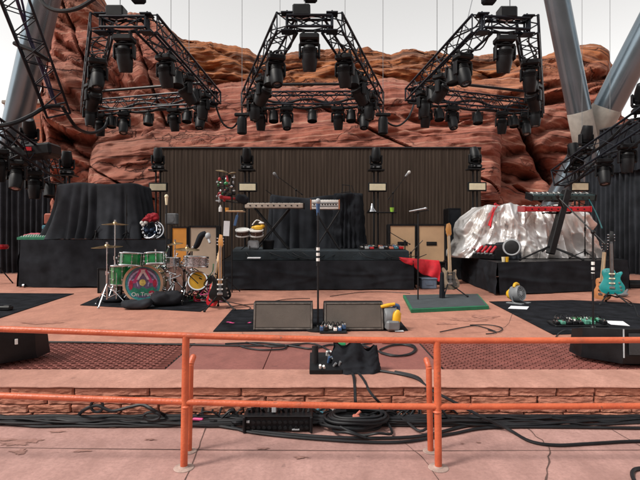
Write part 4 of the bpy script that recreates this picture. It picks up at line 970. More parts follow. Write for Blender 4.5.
# red cloth over the case and blue plastic crate
b = MB(); o = P(418, 280, 9.6)
def rc(u, v):
    x = 399 + 40 * u + 2 * math.sin(v * 3); top = 257.5 + 3 * u; bot = interp([(0, 259), (.3, 266), (.6, 274), (.85, 279), (1, 281)], u) + 1.0 * math.sin(u * 14)
    d = 9.22 + .62 * min(1, u * 1.6) - .12 * v - .025 * math.sin(u * 22 + v * 3) * (.3 + v); return P(x, top + (bot - top) * v, d) - o
b.grid(rc, 46, 14); rcl = tag(b.build('red_cloth', RED, loc=o, sharp=180), 'bright red cloth draped over the case in front of the tan cabinets', 'cloth'); md = rcl.modifiers.new('thickness', 'SOLIDIFY'); md.thickness = .006
b = MB(); b.box((0, 0, .10), (.30, .3, .20), bev=.02); b.box((0, 0, .205), (.32, .32, .03), bev=.01); b.box((0, -.155, .11), (.14, .01, .05)); tag(b.build('storage_tote', mat('slate_blue_plastic', (.12, .17, .24), .5), loc=xy(429, 9.6) + V(0, .1, STAGE)), 'slate blue plastic tote below the red cloth', 'tote')

def wedge(label, pxc, pyb, wpx, hpx, group=None, rz=0, gm=GRILLE, dep=.42, trim=True):
    d = DS(pyb); k = d / F; w, h = wpx * k, hpx * k
    root = thing('floor_monitor', label, 'floor monitor', (xy(pxc, d).x, d, STAGE + .011), rz, group)
    b = MB(); pr = [(0, 0), (.06, h), (.16, h + .005), (dep, h * .55), (dep, .0)]
    b.prism(pr, (-w / 2, 0, 0), (0, 1, 0), (0, 0, 1), w, .012); b.build('cabinet', PLASTIC, root)
    n = Vector((0, -h, .06)).normalized(); up = Vector((0, .06, h)).normalized(); M = Matrix((Vector((1, 0, 0)), -n, up)).transposed(); c = Vector((0, .03, h / 2)) + n * .007
    b = MB(); b.box(c, (w - .045, .012, h - .05), M, .003); b.build('grille', gm, root)
    if trim:
        b = MB(); t_ = .020
        for sg in (-1, 1): b.box(c + Vector((sg * (w / 2 - t_ / 2), 0, 0)), (t_, .026, h), M, .004)
        for sg in (-1, 1): b.box(c + up * (sg * (h / 2 - t_ / 2)), (w - 2 * t_ - .002, .022, t_), M, .004)
        b.build('frame', mat('worn_taupe_paint', (.10, .088, .078), .55, 0, .4, 20), root)
    return root
wedge('floor monitor with brown grille, left of the centre mic stand', 283, 331, 59, 27, 'front floor monitors at the centre')
wedge('floor monitor with brown grille, right of the centre mic stand', 354, 331, 59, 27, 'front floor monitors at the centre', .02)
def side_wedge(label, o, rz, w, badge, mirror):
    root = thing('floor_monitor', label, 'floor monitor', o, rz); h, dep = .315, .46; sg = -1 if mirror else 1
    # plan outline with one bevelled end, extruded upward with a sloping top
    b = MB(); pl_ = [(-w / 2, 0), (w / 2 - .22, 0), (w / 2, .22), (w / 2, dep - .04), (w / 2 - .08, dep), (-w / 2, dep)]
    pl_ = [(x * sg, y) for x, y in pl_]
    if mirror: pl_ = pl_[::-1]
    n = len(pl_); z0 = .035
    bot = [Vector((x, y + .02, z0)) for x, y in pl_]; mid_ = [Vector((x, y, .10)) for x, y in pl_]; top = [Vector((x * .985, y * .93 + .012, h - .10 * max(0, y - .1) / dep)) for x, y in pl_]
    vs = bot + mid_ + top; fs = [list(range(n - 1, -1, -1)), list(range(2 * n, 3 * n))] + [(k * n + i, k * n + (i + 1) % n, (k + 1) * n + (i + 1) % n, (k + 1) * n + i) for k in (0, 1) for i in range(n)]
    b.add(vs, fs); b.build('cabinet', PLASTIC, root, sharp=20)
    b = MB(); b.box((-sg * .12, .25, .018), (w * .62, .3, .034), bev=.008); b.build('skid', RUBBER, root)
    b = MB(); e0 = Vector((sg * (w / 2 - .22), -.004, .09)); e1 = Vector((sg * (w / 2 - .22) * .985, .008, h + .002)); b.cyl(e0, e1, .006, n=8); b.build('corner_strip', LGREY, root)
    b = MB(); b.box((-sg * .11, -.005, .20), (w - .30, .01, .17), Matrix.Rotation(R(-2), 3, 'X')); b.build('grille', mat('black_grille', (.03, .031, .034), .8), root)
    if badge:
        ax = Vector((sg * 1, 1, 0)).normalized(); c = Vector((sg * (w / 2 - .10), .115, .20)); nn = Vector((ax.y, -ax.x * 1, 0)) if sg > 0 else Vector((-ax.y, ax.x, 0))
        b = MB(); Mx = Matrix((ax, Vector((-nn.x, -nn.y, 0)), Vector((0, 0, 1)))).transposed(); b.box(c + nn * .006, (.022, .012, .045), Mx, .002); b.build('badge', WHITE, root)
    return root
side_wedge('large black floor monitor at the left edge with a white badge', Vector((xy(-38, 3.84).x, 3.84, STAGE + .002)), 0, .92, True, False)
side_wedge('large black floor monitor at the right edge on the stone lip', Vector((xy(659, 3.86).x, 3.86, STAGE + .002)), -.02, 1.0, False, True)
# ------------------------------------------------------------------ DRUMS
def drum(name, label, c, axis, r, L, shell_m, cat='drum', head_m=None, lugs=8, group=None, legs=0, hoop_m=CHROME, hoop_w=.004):
    root = thing(name, label, cat, c, 0, group); M = frame(axis); ax = Vector(axis).normalized()
    b = MB(); b.lathe([(r, -L / 2 + .004), (r, L / 2 - .004)], (0, 0, 0), ax, 40, False); b.build('shell', shell_m, root)
    b = MB()
    for sg in (-1, 1):
        z = sg * L / 2; b.lathe([(r + .002, z - .013), (r + .015, z - .013), (r + .017, z), (r + .015, z + .011), (r - hoop_w, z + .011), (r - hoop_w, z)], (0, 0, 0), ax, 40, False); b.cut()
    b.build('hoop', hoop_m, root)
    b = MB(); b.lathe([(0.001, L / 2), (r, L / 2)], (0, 0, 0), ax, 40, False); b.lathe([(r, -L / 2), (0.001, -L / 2)], (0, 0, 0), ax, 40, False); b.build('drum_head', head_m or WHITE, root)
    b = MB()
    for k in range(lugs):
        a = 2 * math.pi * (k + .5) / lugs; e = M @ Vector((math.cos(a), math.sin(a), 0))
        b.cyl(e * (r + .012) - ax * (L / 2 - .005), e * (r + .012) + ax * (L / 2 - .005), .005, n=6)
        for sg in (-1, 1): b.cyl(e * (r + .004) + ax * sg * L * .22, e * (r + .018) + ax * sg * L * .22, .013, n=8)
        b.cut()
    b.build('lug', CHROME, root)
    if legs:
        b = MB()
        for k in range(3):
            a = 2 * math.pi * k / 3 + .5; e = Vector((math.cos(a), math.sin(a), 0)) * (r + .02); b.cyl(e + Vector((0, 0, .05)), e * 1.08 + Vector((0, 0, -legs)), .008, n=6); b.cut()
        b.build('leg', CHROME, root)
    return root
KR = .29; kc = S(136.5, 304); kc = Vector((kc.x, kc.y + .02, STAGE + KR + .02)); kax = Vector((.16, -1, .03)).normalized()
kick = drum('kick_drum', 'green kick drum with a colourful painted front head', kc + Vector((.06, .21, 0)), kax, KR, .42, GREEN, lugs=10, hoop_w=.022, hoop_m=mat('pale_hoop', (.58, .36, .24), .4, 0, .15, 9), head_m=mat('kick_art_ground', (.05, .16, .17), .5, 0, .5, 7, c2=(.20, .13, .28)))
Mk = frame(kax); Mk = Matrix((Mk.col[0], Mk.col[1], Mk.col[2])).transposed(); ux = Mk.col[0]; uy = Mk.col[1]
if ux.x < 0: ux = -ux
if uy.z < 0: uy = -uy
head = [o_ for o_ in kick.children if o_.name.startswith('drum_head')][0]
def art(name, m, polys, lift):
    b = MB(); o = kax * (.21 + lift)
    for pl_ in polys: b.add([o + ux * (x * KR) + uy * (y * KR) for x, y in pl_], [list(range(len(pl_)))]); b.cut()
    b.build(name, m, head, flat=True)
def ell(cx_, cy_, rx, ry, n=24, a0=0, a1=2 * math.pi): return [(cx_ + rx * math.cos(a0 + (a1 - a0) * k / n), cy_ + ry * math.sin(a0 + (a1 - a0) * k / n)) for k in range(n)]
def arch(cx_, cy_, rx, ry, t_, n=20): 
    o_ = [(cx_ + rx * math.cos(math.pi * k / n), cy_ + ry * math.sin(math.pi * k / n)) for k in range(n + 1)]; i_ = [(cx_ + (rx - t_) * math.cos(math.pi * k / n), cy_ + (ry - t_) * math.sin(math.pi * k / n)) for k in range(n, -1, -1)]; return o_ + i_
A = lambda n, c: mat(n, c, .5, 0, .3, 30)
art('painted_ring', A('art_teal', (.04, .30, .32)), [ell(0, 0, .93, .93, 40)], .001)
art('painted_field', A('art_purple', (.15, .11, .22)), [ell(0, .05, .80, .82, 40)], .002)
art('painted_arch', A('art_lilac', (.50, .42, .66)), [arch(0, -.1, .78, .86, .09), arch(-.48, -.15, .24, .40, .06), arch(.48, -.15, .24, .40, .06)], .003)
art('painted_hill', A('art_green', (.02, .24, .15)), [[(-.7, -.42), (-.5, -.18), (-.2, -.30), (0, -.16), (.2, -.30), (.5, -.16), (.72, -.40), (.45, -.62), (-.45, -.62)]], .0035)
art('painted_peak', PINK, [[(-.16, .80), (.16, .80), (.58, .02), (.36, .04), (0, .62), (-.36, .04), (-.58, .02)]], .004)
art('painted_peak_light', A('art_pale', (.80, .66, .72)), [[(-.12, .76), (.12, .76), (.10, .66), (.34, .22), (.22, .22), (0, .58), (-.22, .22), (-.34, .22), (-.10, .66)]], .005)
art('painted_oval', A('art_red', (.50, .02, .07)), [ell(-.62, -.06, .10, .26), ell(.62, .02, .11, .22), ell(.46, -.5, .16, .13)], .0055)
art('painted_sun', A('art_yellow', (.82, .62, .16)), [ell(-.02, .06, .17, .18)], .006)
fc = bpy.data.curves.new('lettering', 'FONT'); fc.body = 'On Truth'; fc.size = .088; fc.align_x = 'CENTER'; fc.extrude = .0008; fc.offset = .0012; fo = bpy.data.objects.new('lettering_source', fc); col.objects.link(fo)
bpy.context.view_layer.update(); lm = bpy.data.meshes.new_from_object(fo); bpy.data.objects.remove(fo); lm.materials.clear(); lm.materials.append(WHITE)
lo = bpy.data.objects.new('lettering', lm); col.objects.link(lo); lo.parent = head
Mt = Matrix((ux, uy, ux.cross(uy))).transposed().to_4x4(); Mt.translation = kax * (.21 + .008) + uy * (-.67 * KR); lo.matrix_local = Mt
b = MB()
for sg in (-1, 1): b.cyl(Vector((sg * KR * .8, 0, -KR * .4)), Vector((sg * (KR + .1), -.1, -KR - .02)), .010, n=8); b.cut()
b.build('spur', CHROME, kick)
drum('rack_tom', 'left green rack tom mounted above the kick drum', P(131.5, 259.5, 7.35), (.05, .10, 1), .175, .185, GREEN, lugs=8)
drum('rack_tom', 'right green rack tom mounted above the kick drum', P(155, 258.5, 7.35), (-.05, .10, 1), .15, .165, GREEN, lugs=8)
drum('floor_tom', 'green floor tom standing left behind the kick drum', P(122, 275, 7.75), (0, .03, 1), .17, .30, GREEN, lugs=8, legs=.36)
drum('snare_drum', 'sparkling silver snare drum on a stand right of the kit', P(196, 261.5, 7.6), (.05, .02, 1), .18, .15, SPARKLE, lugs=10)
drum('snare_drum', 'chrome shelled snare drum right of the green rack toms', P(171, 262, 7.9), (0, .02, 1), .14, .13, CHROME, lugs=8)
drum('bass_drum', 'dusty pink headed drum lying on its side behind the kit', P(180, 280, 8.3), (.1, -1, .05), .26, .3, mat('brown_shell', (.12, .05, .03), .4), lugs=8, head_m=SKIND)
drum('tambourine', 'yellow headed hand drum propped right of the kit', P(198, 281, 7.7), (.15, -1, .25), .14, .08, YELLOW, lugs=6, head_m=YELLOW)
def cymbal_stand(label, base, top, r, tilt, m=BRASS, boom=None):
    root = thing('cymbal_stand', label, 'cymbal stand', base); h = top - base.z; b = MB()
    for k in range(3):
        a = k * 2.094 + .5; e = Vector((.27 * math.cos(a), .27 * math.sin(a), .012)); b.cyl((0, 0, .34), e, .010, n=6); b.cyl((0, 0, .12), e * .5 + Vector((0, 0, .17)), .006, n=5); b.sphere(e, .018, 8, 5); b.cut()
    b.build('leg', CHROME, root)
    b = MB(); b.cyl((0, 0, .1), (0, 0, h * .55), .014, n=8); b.cyl((0, 0, h * .5), (0, 0, h + .05), .0095, n=8); b.cyl((0, 0, h * .55 - .03), (0, 0, h * .55 + .03), .022, n=10); b.sphere((.025, 0, h * .55), .018, 8, 5); b.cyl((0, 0, h + .03), (0, 0, h + .06), .015, n=8); b.build('pole', CHROME, root)
    ax = Vector((tilt[0], tilt[1], 1)); b = MB(); b.lathe([(.004, .03), (r * .13, .026), (r * .18, .008), (r * .6, -.004), (r, -.018), (r, -.021), (r * .6, -.008), (r * .18, .004), (.004, .02)], (0, 0, h), ax, 40, False); b.build('cymbal', m, root); return root
p = S(115, 300); cymbal_stand('tall cymbal stand at the left of the kit, upper bronze cymbal', p, ZA(223.5, p.y), .21, (.02, -.04))
p = S(107, 306); cymbal_stand('low wide cymbal stand at the left of the kit, lower bronze cymbal', p, ZA(246, p.y), .225, (-.03, -.04))
p = S(187, 302); cymbal_stand('cymbal stand right of the kit in front of the amplifiers', p, ZA(248.5, p.y), .20, (.06, -.08))
p = S(175, 300); cymbal_stand('small high cymbal stand right behind the rack toms', p, ZA(243, p.y), .13, (-.1, -.1))
p = S(202, 300); mic_stand('chrome snare stand base under the sparkling snare', p, .36, name='drum_stand', r=.22); mic_stand('low black boom mic stand in front of the pink headed drum', S(184, 303), .52, (.25, -.1, -.2)); mic_stand('short slanted mic stand left of the kick drum', S(121, 300), .3, (.15, -.1, .06))
hp_ = S(168, 302); hh = thing('drum_rack', 'tangle of chrome drum hardware right of the kick drum', 'drum hardware', hp_)
b = MB(); rr = random.Random(5)
for k in range(26):
    a = Vector((rr.uniform(-.28, .36), rr.uniform(-.1, .5), rr.uniform(.1, .75))); e = a + Vector((rr.uniform(-.2, .2), rr.uniform(-.1, .1), rr.uniform(-.3, .3))); e.z = max(.02, e.z); b.cyl(a, e, .009, n=6); b.sphere(a, .022, 8, 5); b.sphere(e, .018, 8, 5)
for x, y in ((-.2, 0), (.05, .2), (.28, .1)): b.cyl((x, y, 0), (x, y, .85), .012, n=7)
b.build('pipe', CHROME, hh)
b = MB()
for x, y in ((-.2, 0), (.05, .2), (.28, .1)): b.cyl((x, y, .62), (x, y, .70), .028, n=10); b.cyl((x, y, .30), (x, y, .36), .026, n=10)
b.build('clamp', BLACK, hh)
for i, (k, x) in enumerate((('drumstick', .30), ('drumstick', .36))):
    b = MB(); a = S(188 + i * 5, 298) + V(0, 0, .03); e = P(181 + i * 6, 272, 7.9); b.tube([(0, 0, 0), (e - a) * .8, e - a], [.010, .010, .006], 8); tag(b.build('drumstick', PALEWOOD, loc=a), 'pale wooden stick leaning by the pink headed drum, %s one' % ('left' if i == 0 else 'right'), 'drumstick', 'pale sticks by the drums')
# sandbags / cushions before the kick
def bag(name, label, c, w, d, h, seed, m=CLOTHG, rz=0, cat='bag'):
    b = MB()
    def fn(u, v):
        th = 2 * math.pi * u; ph = math.pi * (v - .5); cx_, sy_ = math.cos(th), math.sin(th); k = (abs(cx_) ** 4 + abs(sy_) ** 4) ** (-.25); rr_ = abs(math.cos(ph)) ** .55
        x, y = cx_ * k * rr_ * w / 2, sy_ * k * rr_ * d / 2; z = h / 2 * (1 + math.copysign(abs(math.sin(ph)) ** .8, ph)); n_ = noise.fractal(Vector((x * 6 + seed, y * 6, z * 6)), .8, 2, 3)
        return Matrix.Rotation(rz, 3, 'Z') @ Vector((x * (1 + .1 * n_), y * (1 + .1 * n_), max(0, z * (1 + .25 * n_))))
    b.grid(fn, 48, 18, closed=True); return tag(b.build(name, m, loc=c, sharp=180), label, cat)
bag('sandbag', 'black sandbag directly in front of the kick drum', S(135, 309.5) + V(0, .05, .01), .42, .26, .13, 1)
bag('sandbag', 'charcoal sandbag right of the kick drum front', S(164, 307) + V(0, .1, .01), .46, .34, .20, 5, mat('grey_bag', (.018, .019, .023), .9, spec=.15), .4)
bag('sandbag', 'black folded cloth left of the kick drum on the rug', S(112, 303) + V(0, .05, .01), .34, .26, .10, 8, CLOTHB)

# ------------------------------------------------------------------ PERCUSSION, KEYBOARDS, SMALL GEAR
def blobs(name, label, c, parts, cat):
    root = thing(name, label, cat, c)
    for nm, m, items in parts:
        b = MB()
        for it in items:
            if len(it) == 4: b.sphere(it[:3], it[3], 12, 8)
            elif len(it) == 6: b.sphere(it[:3], it[3:], 12, 8)
            else: b.cyl(it[:3], it[3:6], it[6], n=8)
        b.build(nm, m, root)
    return root
# percussion tree: stand with small hand percussion clipped to it
pt = SX(224, 9.0); k = 9.0 / F; hz = lambda py: ZA(py, 9.0) - STAGE; hx = lambda px: (px - 224) * k
tr = thing('percussion_tree', 'tall stand hung with red, white and green hand percussion', 'percussion stand', pt)
b = MB(); b.cyl((0, 0, 0), (0, 0, hz(176)), .014, n=8); b.cyl((hx(232), 0, 0), (hx(232), 0, hz(178)), .012, n=8); b.cyl((hx(219), .03, hz(255)), (hx(219), .03, hz(172)), .010, n=8); b.cyl((hx(216), 0, hz(200)), (hx(240), 0, hz(203)), .012, n=8); b.cyl((hx(217), 0, hz(187)), (hx(234), 0, hz(185)), .010, n=8)
for a in (0.3, 2.4, 4.5): b.cyl((0, 0, .3), (.3 * math.cos(a), .3 * math.sin(a), .012), .011, n=6)
b.build('frame', BLACK, tr)
b = MB(); b.lathe([(.003, .02), (.03, .015), (.10, 0), (.12, -.01), (.12, -.013), (.10, -.004), (.03, .008)], (hx(222), 0, hz(171)), (.2, -.1, 1), 30, False); b.lathe([(.003, .02), (.03, .015), (.08, 0), (.08, -.004)], (hx(232), 0, hz(173)), (-.2, -.1, 1), 30, False); b.build('small_cymbal', BRASS, tr)
rr = random.Random(11)
def scat(n, x0, x1, y0, y1, r0, r1): return [(hx(rr.uniform(x0, x1)), rr.uniform(-.10, .02), hz(rr.uniform(y0, y1)), rr.uniform(r0, r1), rr.uniform(r0, r1) * .7, rr.uniform(r0, r1)) for _ in range(n)]
for nm, m, items in (('red_shaker', MATS['dark_red_plastic'] if 'dark_red_plastic' in MATS else mat('dark_red_plastic', (.32, .012, .02), .4), scat(8, 217, 234, 179, 202, .018, .042)), ('white_shaker', LGREY, scat(11, 216, 235, 176, 202, .012, .032)), ('green_shaker', GREEN, scat(6, 219, 233, 177, 196, .02, .045)), ('black_bell', BLACK, scat(9, 218, 234, 176, 200, .02, .045)), ('chrome_bell', CHROME, scat(8, 218, 233, 176, 200, .012, .03))):
    b = MB(); [b.sphere(it[:3], it[3:], 12, 8).cut() for it in items]; b.build(nm, m, tr)
b = MB(); b.tube([(hx(227), -.05, hz(176)), (hx(228), -.06, hz(181)), (hx(227), -.06, hz(186))], [.02, .028, .02], 8, 3); b.box((hx(226), -.06, hz(198)), (.22, .06, .06), Matrix.Rotation(.1, 3, 'Y'), .02); b.build('red_block', MATS['dark_red_plastic'], tr)
bagp = bag('gig_bag', 'black bag hung at the right of the percussion stand', pt + V(hx(240), -.02, hz(203)), .24, .12, .17, 14, CLOTHB, .3); bagp.rotation_euler = (0, R(28), 0)
b = MB(); b.box((0, 0, 0), (17 * k, .28, .025), bev=.008); tray = tag(b.build('percussion_tray', PALEWOOD, loc=pt + V(hx(236), -.02, hz(211.5))), 'pale narrow tray on the percussion stand', 'tray')
b = MB(); b.lathe([(.032, 0), (.034, .06), (.028, .085), (.012, .10), (.012, .125)], (0, 0, 0), (0, 0, 1), 18); tag(b.build('bottle', WHITE, loc=pt + V(hx(221.5), -.1, hz(212))), 'small white bottle at the left end of the tray', 'bottle')
b = MB(); b.lathe([(.03, 0), (.036, .075), (.032, .075), (.028, .01)], (0, 0, 0), (0, 0, 1), 18); tag(b.build('cup', mat('orange_cup', (.62, .26, .03), .4), loc=pt + V(hx(228), -.1, hz(212))), 'orange cup next to the white bottle', 'cup')
b = MB(); b.box((0, 0, .14), (.11, .004, .28), Matrix.Rotation(R(3), 3, 'Y')); tag(b.build('set_list', PAPER, loc=P(226.5, 236, 8.93)), 'white paper sheet clipped above the maple headstock', 'paper')
b = MB(); b.box((0, 0, .1), (.05, .02, .2), Matrix.Rotation(R(14), 3, 'Y'), .006); b.tube([(.02, 0, .19), (.03, .03, .24), (.02, .1, .29)], .004, 5, 3); tag(b.build('handheld_radio', BLUEC, loc=P(236, 226, 8.8)), 'small dark blue device hung under the percussion tray', 'radio')
# bongos / timbales with white rims, grey monitor, yellow towel
for i, px in enumerate((242.5, 256.5)):
    drum('timbale', '%s white rimmed small drum on the left of the middle riser' % ('left' if i == 0 else 'right'), P(px, 232.5, 9.9), (0, -.3, 1), .13, .11, DARKWOOD, lugs=6, hoop_m=WHITE, group='white rimmed small drums')
mic_stand('black stand carrying the white rimmed drums', SX(249.5, 9.95, ZM), ZA(236, 9.95) - ZM, name='drum_stand', r=.22)
b = MB(); b.cyl((-.20, 0, 0), (.20, 0, 0), .014, n=8); tag(b.build('drum_bracket', STEEL, loc=P(249.5, 236.5, 9.93)), 'short steel bar under the two white rimmed drums', 'bracket')
b = MB(); b.sphere((0, 0, .03), (.11, .06, .05), 14, 8); b.sphere((.09, .02, .06), (.05, .05, .04)); b.sphere((-.09, 0, .03), (.05, .04, .03)); tag(b.build('towel', YELLOW, loc=P(258, 229, 9.9)), 'crumpled yellow cloth on the right white rimmed drum', 'cloth')
b = MB(); b.sphere((.05, 0, 0), (.06, .04, .025)); b.tube([(-.14, 0, -.04), (-.05, 0, .06), (.05, 0, .02)], .012, 6, 3); tag(b.build('shaker', WHITE, loc=P(259, 223, 9.9)), 'white shaker lying on the yellow cloth', 'shaker')
b = MB(); b.box((0, 0, .09), (.22, .18, .18), bev=.03); b.cyl((0, -.085, .09), (0, -.095, .09), .06, n=20); tag(b.build('small_monitor', LGREY, loc=P(253.5, 249, 9.95)), 'small grey rounded speaker under the white rimmed drums', 'speaker')
b = MB(); b.box((0, 0, .012), (.26, .10, .02), Matrix.Rotation(.1, 3, 'X'), .004); tag(b.build('set_list', PAPER, loc=P(254, 258.5, 9.5)), 'white card on the front edge of the middle riser', 'paper')
b = MB(); b.lathe([(.11, 0), (.13, .16), (.14, .2)], (0, 0, 0), (0, 0, 1), 20); b.lathe([(.135, .2), (.13, .22), (.01, .22)], (0, 0, 0), (0, 0, 1), 20); tag(b.build('hand_drum', BLACK, loc=SX(268, 10.2, ZM)), 'low black hand drum left of the keyboard stand legs', 'drum')

def x_stand(label, c, w, h, dep=.35, m=BLACK):
    root = thing('keyboard_stand', label, 'stand', c); b = MB()
    for y in (-dep / 2, dep / 2):
        b.cyl((-w / 2, y, .02), (w / 2, y, h - .02), .016, n=8); b.cut(); b.cyl((w / 2, y + .04, .02), (-w / 2, y + .04, h - .02), .016, n=8); b.cut()
    b.build('leg', m, root)
    b = MB()
    for x in (-w / 2, w / 2): b.cyl((x, -dep * .75, h - .018), (x, dep * .75, h - .018), .016, n=8); b.cyl((x, -dep * .75, .018), (x, dep * .75, .018), .016, n=8)
    b.cyl((0, -dep / 2 - .02, h / 2), (0, dep / 2 + .06, h / 2), .03, n=12); b.build('crossbar', m, root)
def keyboard(label, c, w, d, h, body_m, rz=0, back=True, end_m=None, strips=None, tilt=0):
    """seen from behind: connector panel at -Y, keys at +Y"""
    root = thing('keyboard', label, 'keyboard', c, rz); root.rotation_euler = (R(tilt), 0, rz); b = MB(); b.box((0, 0, h / 2), (w, d, h), bev=.012); b.build('body', body_m, root)
    b = MB(); n = 36; kw = (w - .12) / n
    for i in range(n): b.box((-w / 2 + .06 + kw * (i + .5), d * .22, h + .006), (kw * .92, d * .42, .016), bev=.002)
    b.build('white_key', WHITE, root)
    b = MB()
    for i in range(n):
        if i % 7 in (0, 1, 3, 4, 5): b.box((-w / 2 + .06 + kw * (i + 1), d * .12, h + .018), (kw * .55, d * .24, .014), bev=.002)
    b.build('black_key', BLACK, root)
    b = MB()
    for i in range(9): b.box((-w * .4 + i * w * .1, -d / 2 - .003, h * .5), (.03, .008, .025), bev=.002); b.cut()
    b.build('socket', BLACK, root); b = MB()
    for i in range(8): b.cyl((-w * .35 + i * w * .1, -d * .32, h), (-w * .35 + i * w * .1, -d * .32, h + .015), .012, n=10); b.cut()
    b.build('knob', BLACK, root)
    if end_m:
        b = MB()
        for sg in (-1, 1): b.box((sg * (w / 2 + .011), 0, h / 2), (.022, d + .02, h + .02), bev=.006)
        b.build('end_cheek', end_m, root)
    if strips:
        b = MB()
        for z in strips: b.box((0, -d / 2 - .004, h * z), (w * .94, .008, h * .12))
        b.build('stripe', GREYP, root)
    return root
kb = P(274.5, 208.5, 10.2); x_stand('crossed black stand under the long pale keyboard', SX(272.5, 10.2, ZM), .70, kb.z - ZM); keyboard('long pale brown keyboard seen from behind on a crossed stand', kb, 58 / F * 10.2, .32, .105, mat('pale_taupe', (.40, .34, .29), .5, 0, .15, 6), end_m=BLACK)
kw_ = P(325, 209.5, 10.0); x_stand('crossed black stand under the short white keyboard', SX(327, 10.0, ZM), .52, kw_.z - ZM); keyboard('short white keyboard with wooden ends and grey stripes', kw_, 27 / F * 10, .30, .19, WHITE, end_m=mat('orange_wood', (.36, .12, .05), .5), strips=(.32, .66))
# right hand double keyboard stand
cs = thing('keyboard_stand', 'black slanting single column stand holding two keyboards at the right', 'stand', SX(554, 9.6, ZR)); pa, pb_ = P(550, 254, 9.6), P(567, 190, 9.6)
b = MB(); u_ = (pb_ - pa); Mx = frame(u_.normalized(), Vector((0, 1, 0))); b.box((pa + pb_) / 2, (.13, .17, u_.length), Mx, .015); b.build('column', BLACK, cs, world=True)
b = MB()
for q in (P(520, 258.5, 9.3), P(583, 258.5, 9.3), P(534, 254, 10.3), P(580, 253.5, 10.3)): q.z = ZR + .015; b.cyl(pa + V(0, 0, .16), q, .018, n=8); b.sphere(q, .026, 10, 6); b.cut()
b.build('leg', BLACK, cs, world=True)
b = MB()
for z_, x_ in ((ZA(200, 9.6), 562.5), (ZA(212, 9.6), 560)):
    x_ = xy(x_, 9.6).x
    for sg in (-1, 1): b.cyl((x_ + sg * .2, 9.55, z_ - .01), (x_ + sg * .2, 9.95, z_ - .01), .016, n=8)
    b.cyl((x_ - .22, 9.62, z_ - .02), (x_ + .22, 9.62, z_ - .02), .018, n=8)
b.build('arm', BLACK, cs, world=True)
keyboard('dark teal topped keyboard, upper of two on the slanting stand', P(560, 199.5, 9.72) , 62 / F * 9.7, .30, .12, mat('dark_teal_metal', (.03, .065, .07), .35, .4), tilt=14, end_m=BLACK)
keyboard('glossy red keyboard, lower of two on the slanting stand', P(554, 211.5, 9.70), 64 / F * 9.7, .34, .10, REDP, tilt=4, end_m=REDP)
mic_stand('thin boom stand right of the two stacked keyboards', SX(585, 9.9, ZR), ZA(205, 9.9) - ZR, (-.25, 0, .12))
def cable(label, pts, r=.008, group=None, k=6, m=None, name='cable', n=6):
    pts = [Vector(p) for p in pts]; o = pts[0].copy(); b = MB(); b.tube([p - o for p in pts], r, n, k); return tag(b.build(name, m or CABLE, loc=o), label, 'cable', group)
cable('teal cable hanging from the red keyboard towards the mic boom', [P(587, 196, 9.7), P(591, 203, 9.4), P(597, 215, 8.6), P(602, 228, 7.6)], .010, m=mat('teal_cable', (.02, .11, .12), .5))
# right riser clutter
cse = thing('flight_case', 'open dark flight case with red items at the left of the right riser', 'case', P(476, 256, 9.6))
dz = 9.6; cc = [(458, 240), (470, 239), (482, 242), (489, 248), (491, 257)]
b = MB(); base_ = V(3.44, 9.78, ZR + .006); Rz = Matrix.Rotation(R(-68), 3, 'Z')
b.box(base_ + V(0, .12, .15), (.62, .04, .30), Matrix.Rotation(R(-8), 3, 'X'), .01); b.box(base_ + V(0, -.02, .05), (.62, .30, .10), bev=.015)
for sg in (-1, 1): b.box(base_ + V(sg * .31, .02, .10), (.02, .26, .20), bev=.01)
b.v = [base_ + Rz @ (v - base_) for v in b.v]; b.build('case_shell', PLASTIC, cse, world=True)
b = MB()
for i in range(4): b.cyl(base_ + V(-.20 + i * .13, -.12, .13), base_ + V(-.24 + i * .13, .04, .25), .028, n=10)
b.v = [base_ + Rz @ (v - base_) for v in b.v]; b.build('red_handle', REDP, cse, world=True)
b = MB()
for i in range(5): b.box(base_ + V(-.24 + i * .12, -.16, .115), (.06, .06, .03), Matrix.Rotation(i, 3, 'Z'), .008)
b.v = [base_ + Rz @ (v - base_) for v in b.v]; b.build('latch', GREYP, cse, world=True)
fan0 = thing('drum_fan', 'round grey fan with dark face lying on the right riser', 'fan', P(512, 257, 9.0))
c0 = P(512, 247.5, 9.0); b = MB(); b.lathe([(.155, -.09), (.165, -.06), (.165, .06), (.155, .09)], c0 + V(.04, .1, 0), (-.5, -1, .1), 30); b.build('drum_housing', LGREY, fan0, world=True)
b = MB(); b.lathe([(.13, .092), (.10, .10), (.02, .10)], c0 + V(.04, .1, 0), (-.5, -1, .1), 30); b.build('front_grille', BLACK, fan0, world=True)
for i, (px, m_, lab) in enumerate(((503.5, CREAM, 'cream paper cup on the corner of the right riser'), (506.8, YELLOW, 'yellow cup beside the cream cup on the right riser'))):
    b = MB(); b.lathe([(.028, 0), (.036, .09), (.032, .09), (.026, .01)], (0, 0, 0), (0, 0, 1), 16); tag(b.build('cup', m_, loc=SX(px, 8.75, ZR + .003)), lab, 'cup')
b = MB(); drape(b, (0, 0, 0), .42, .3, .34, 41, 7, .04, .03, .01, .03, nu=70, nv=20); tag(b.build('cloth_cover', CLOTHG, loc=SX(507, 9.85, ZR + .003)), 'small black cloth heap between the flight case and round fan', 'cloth')

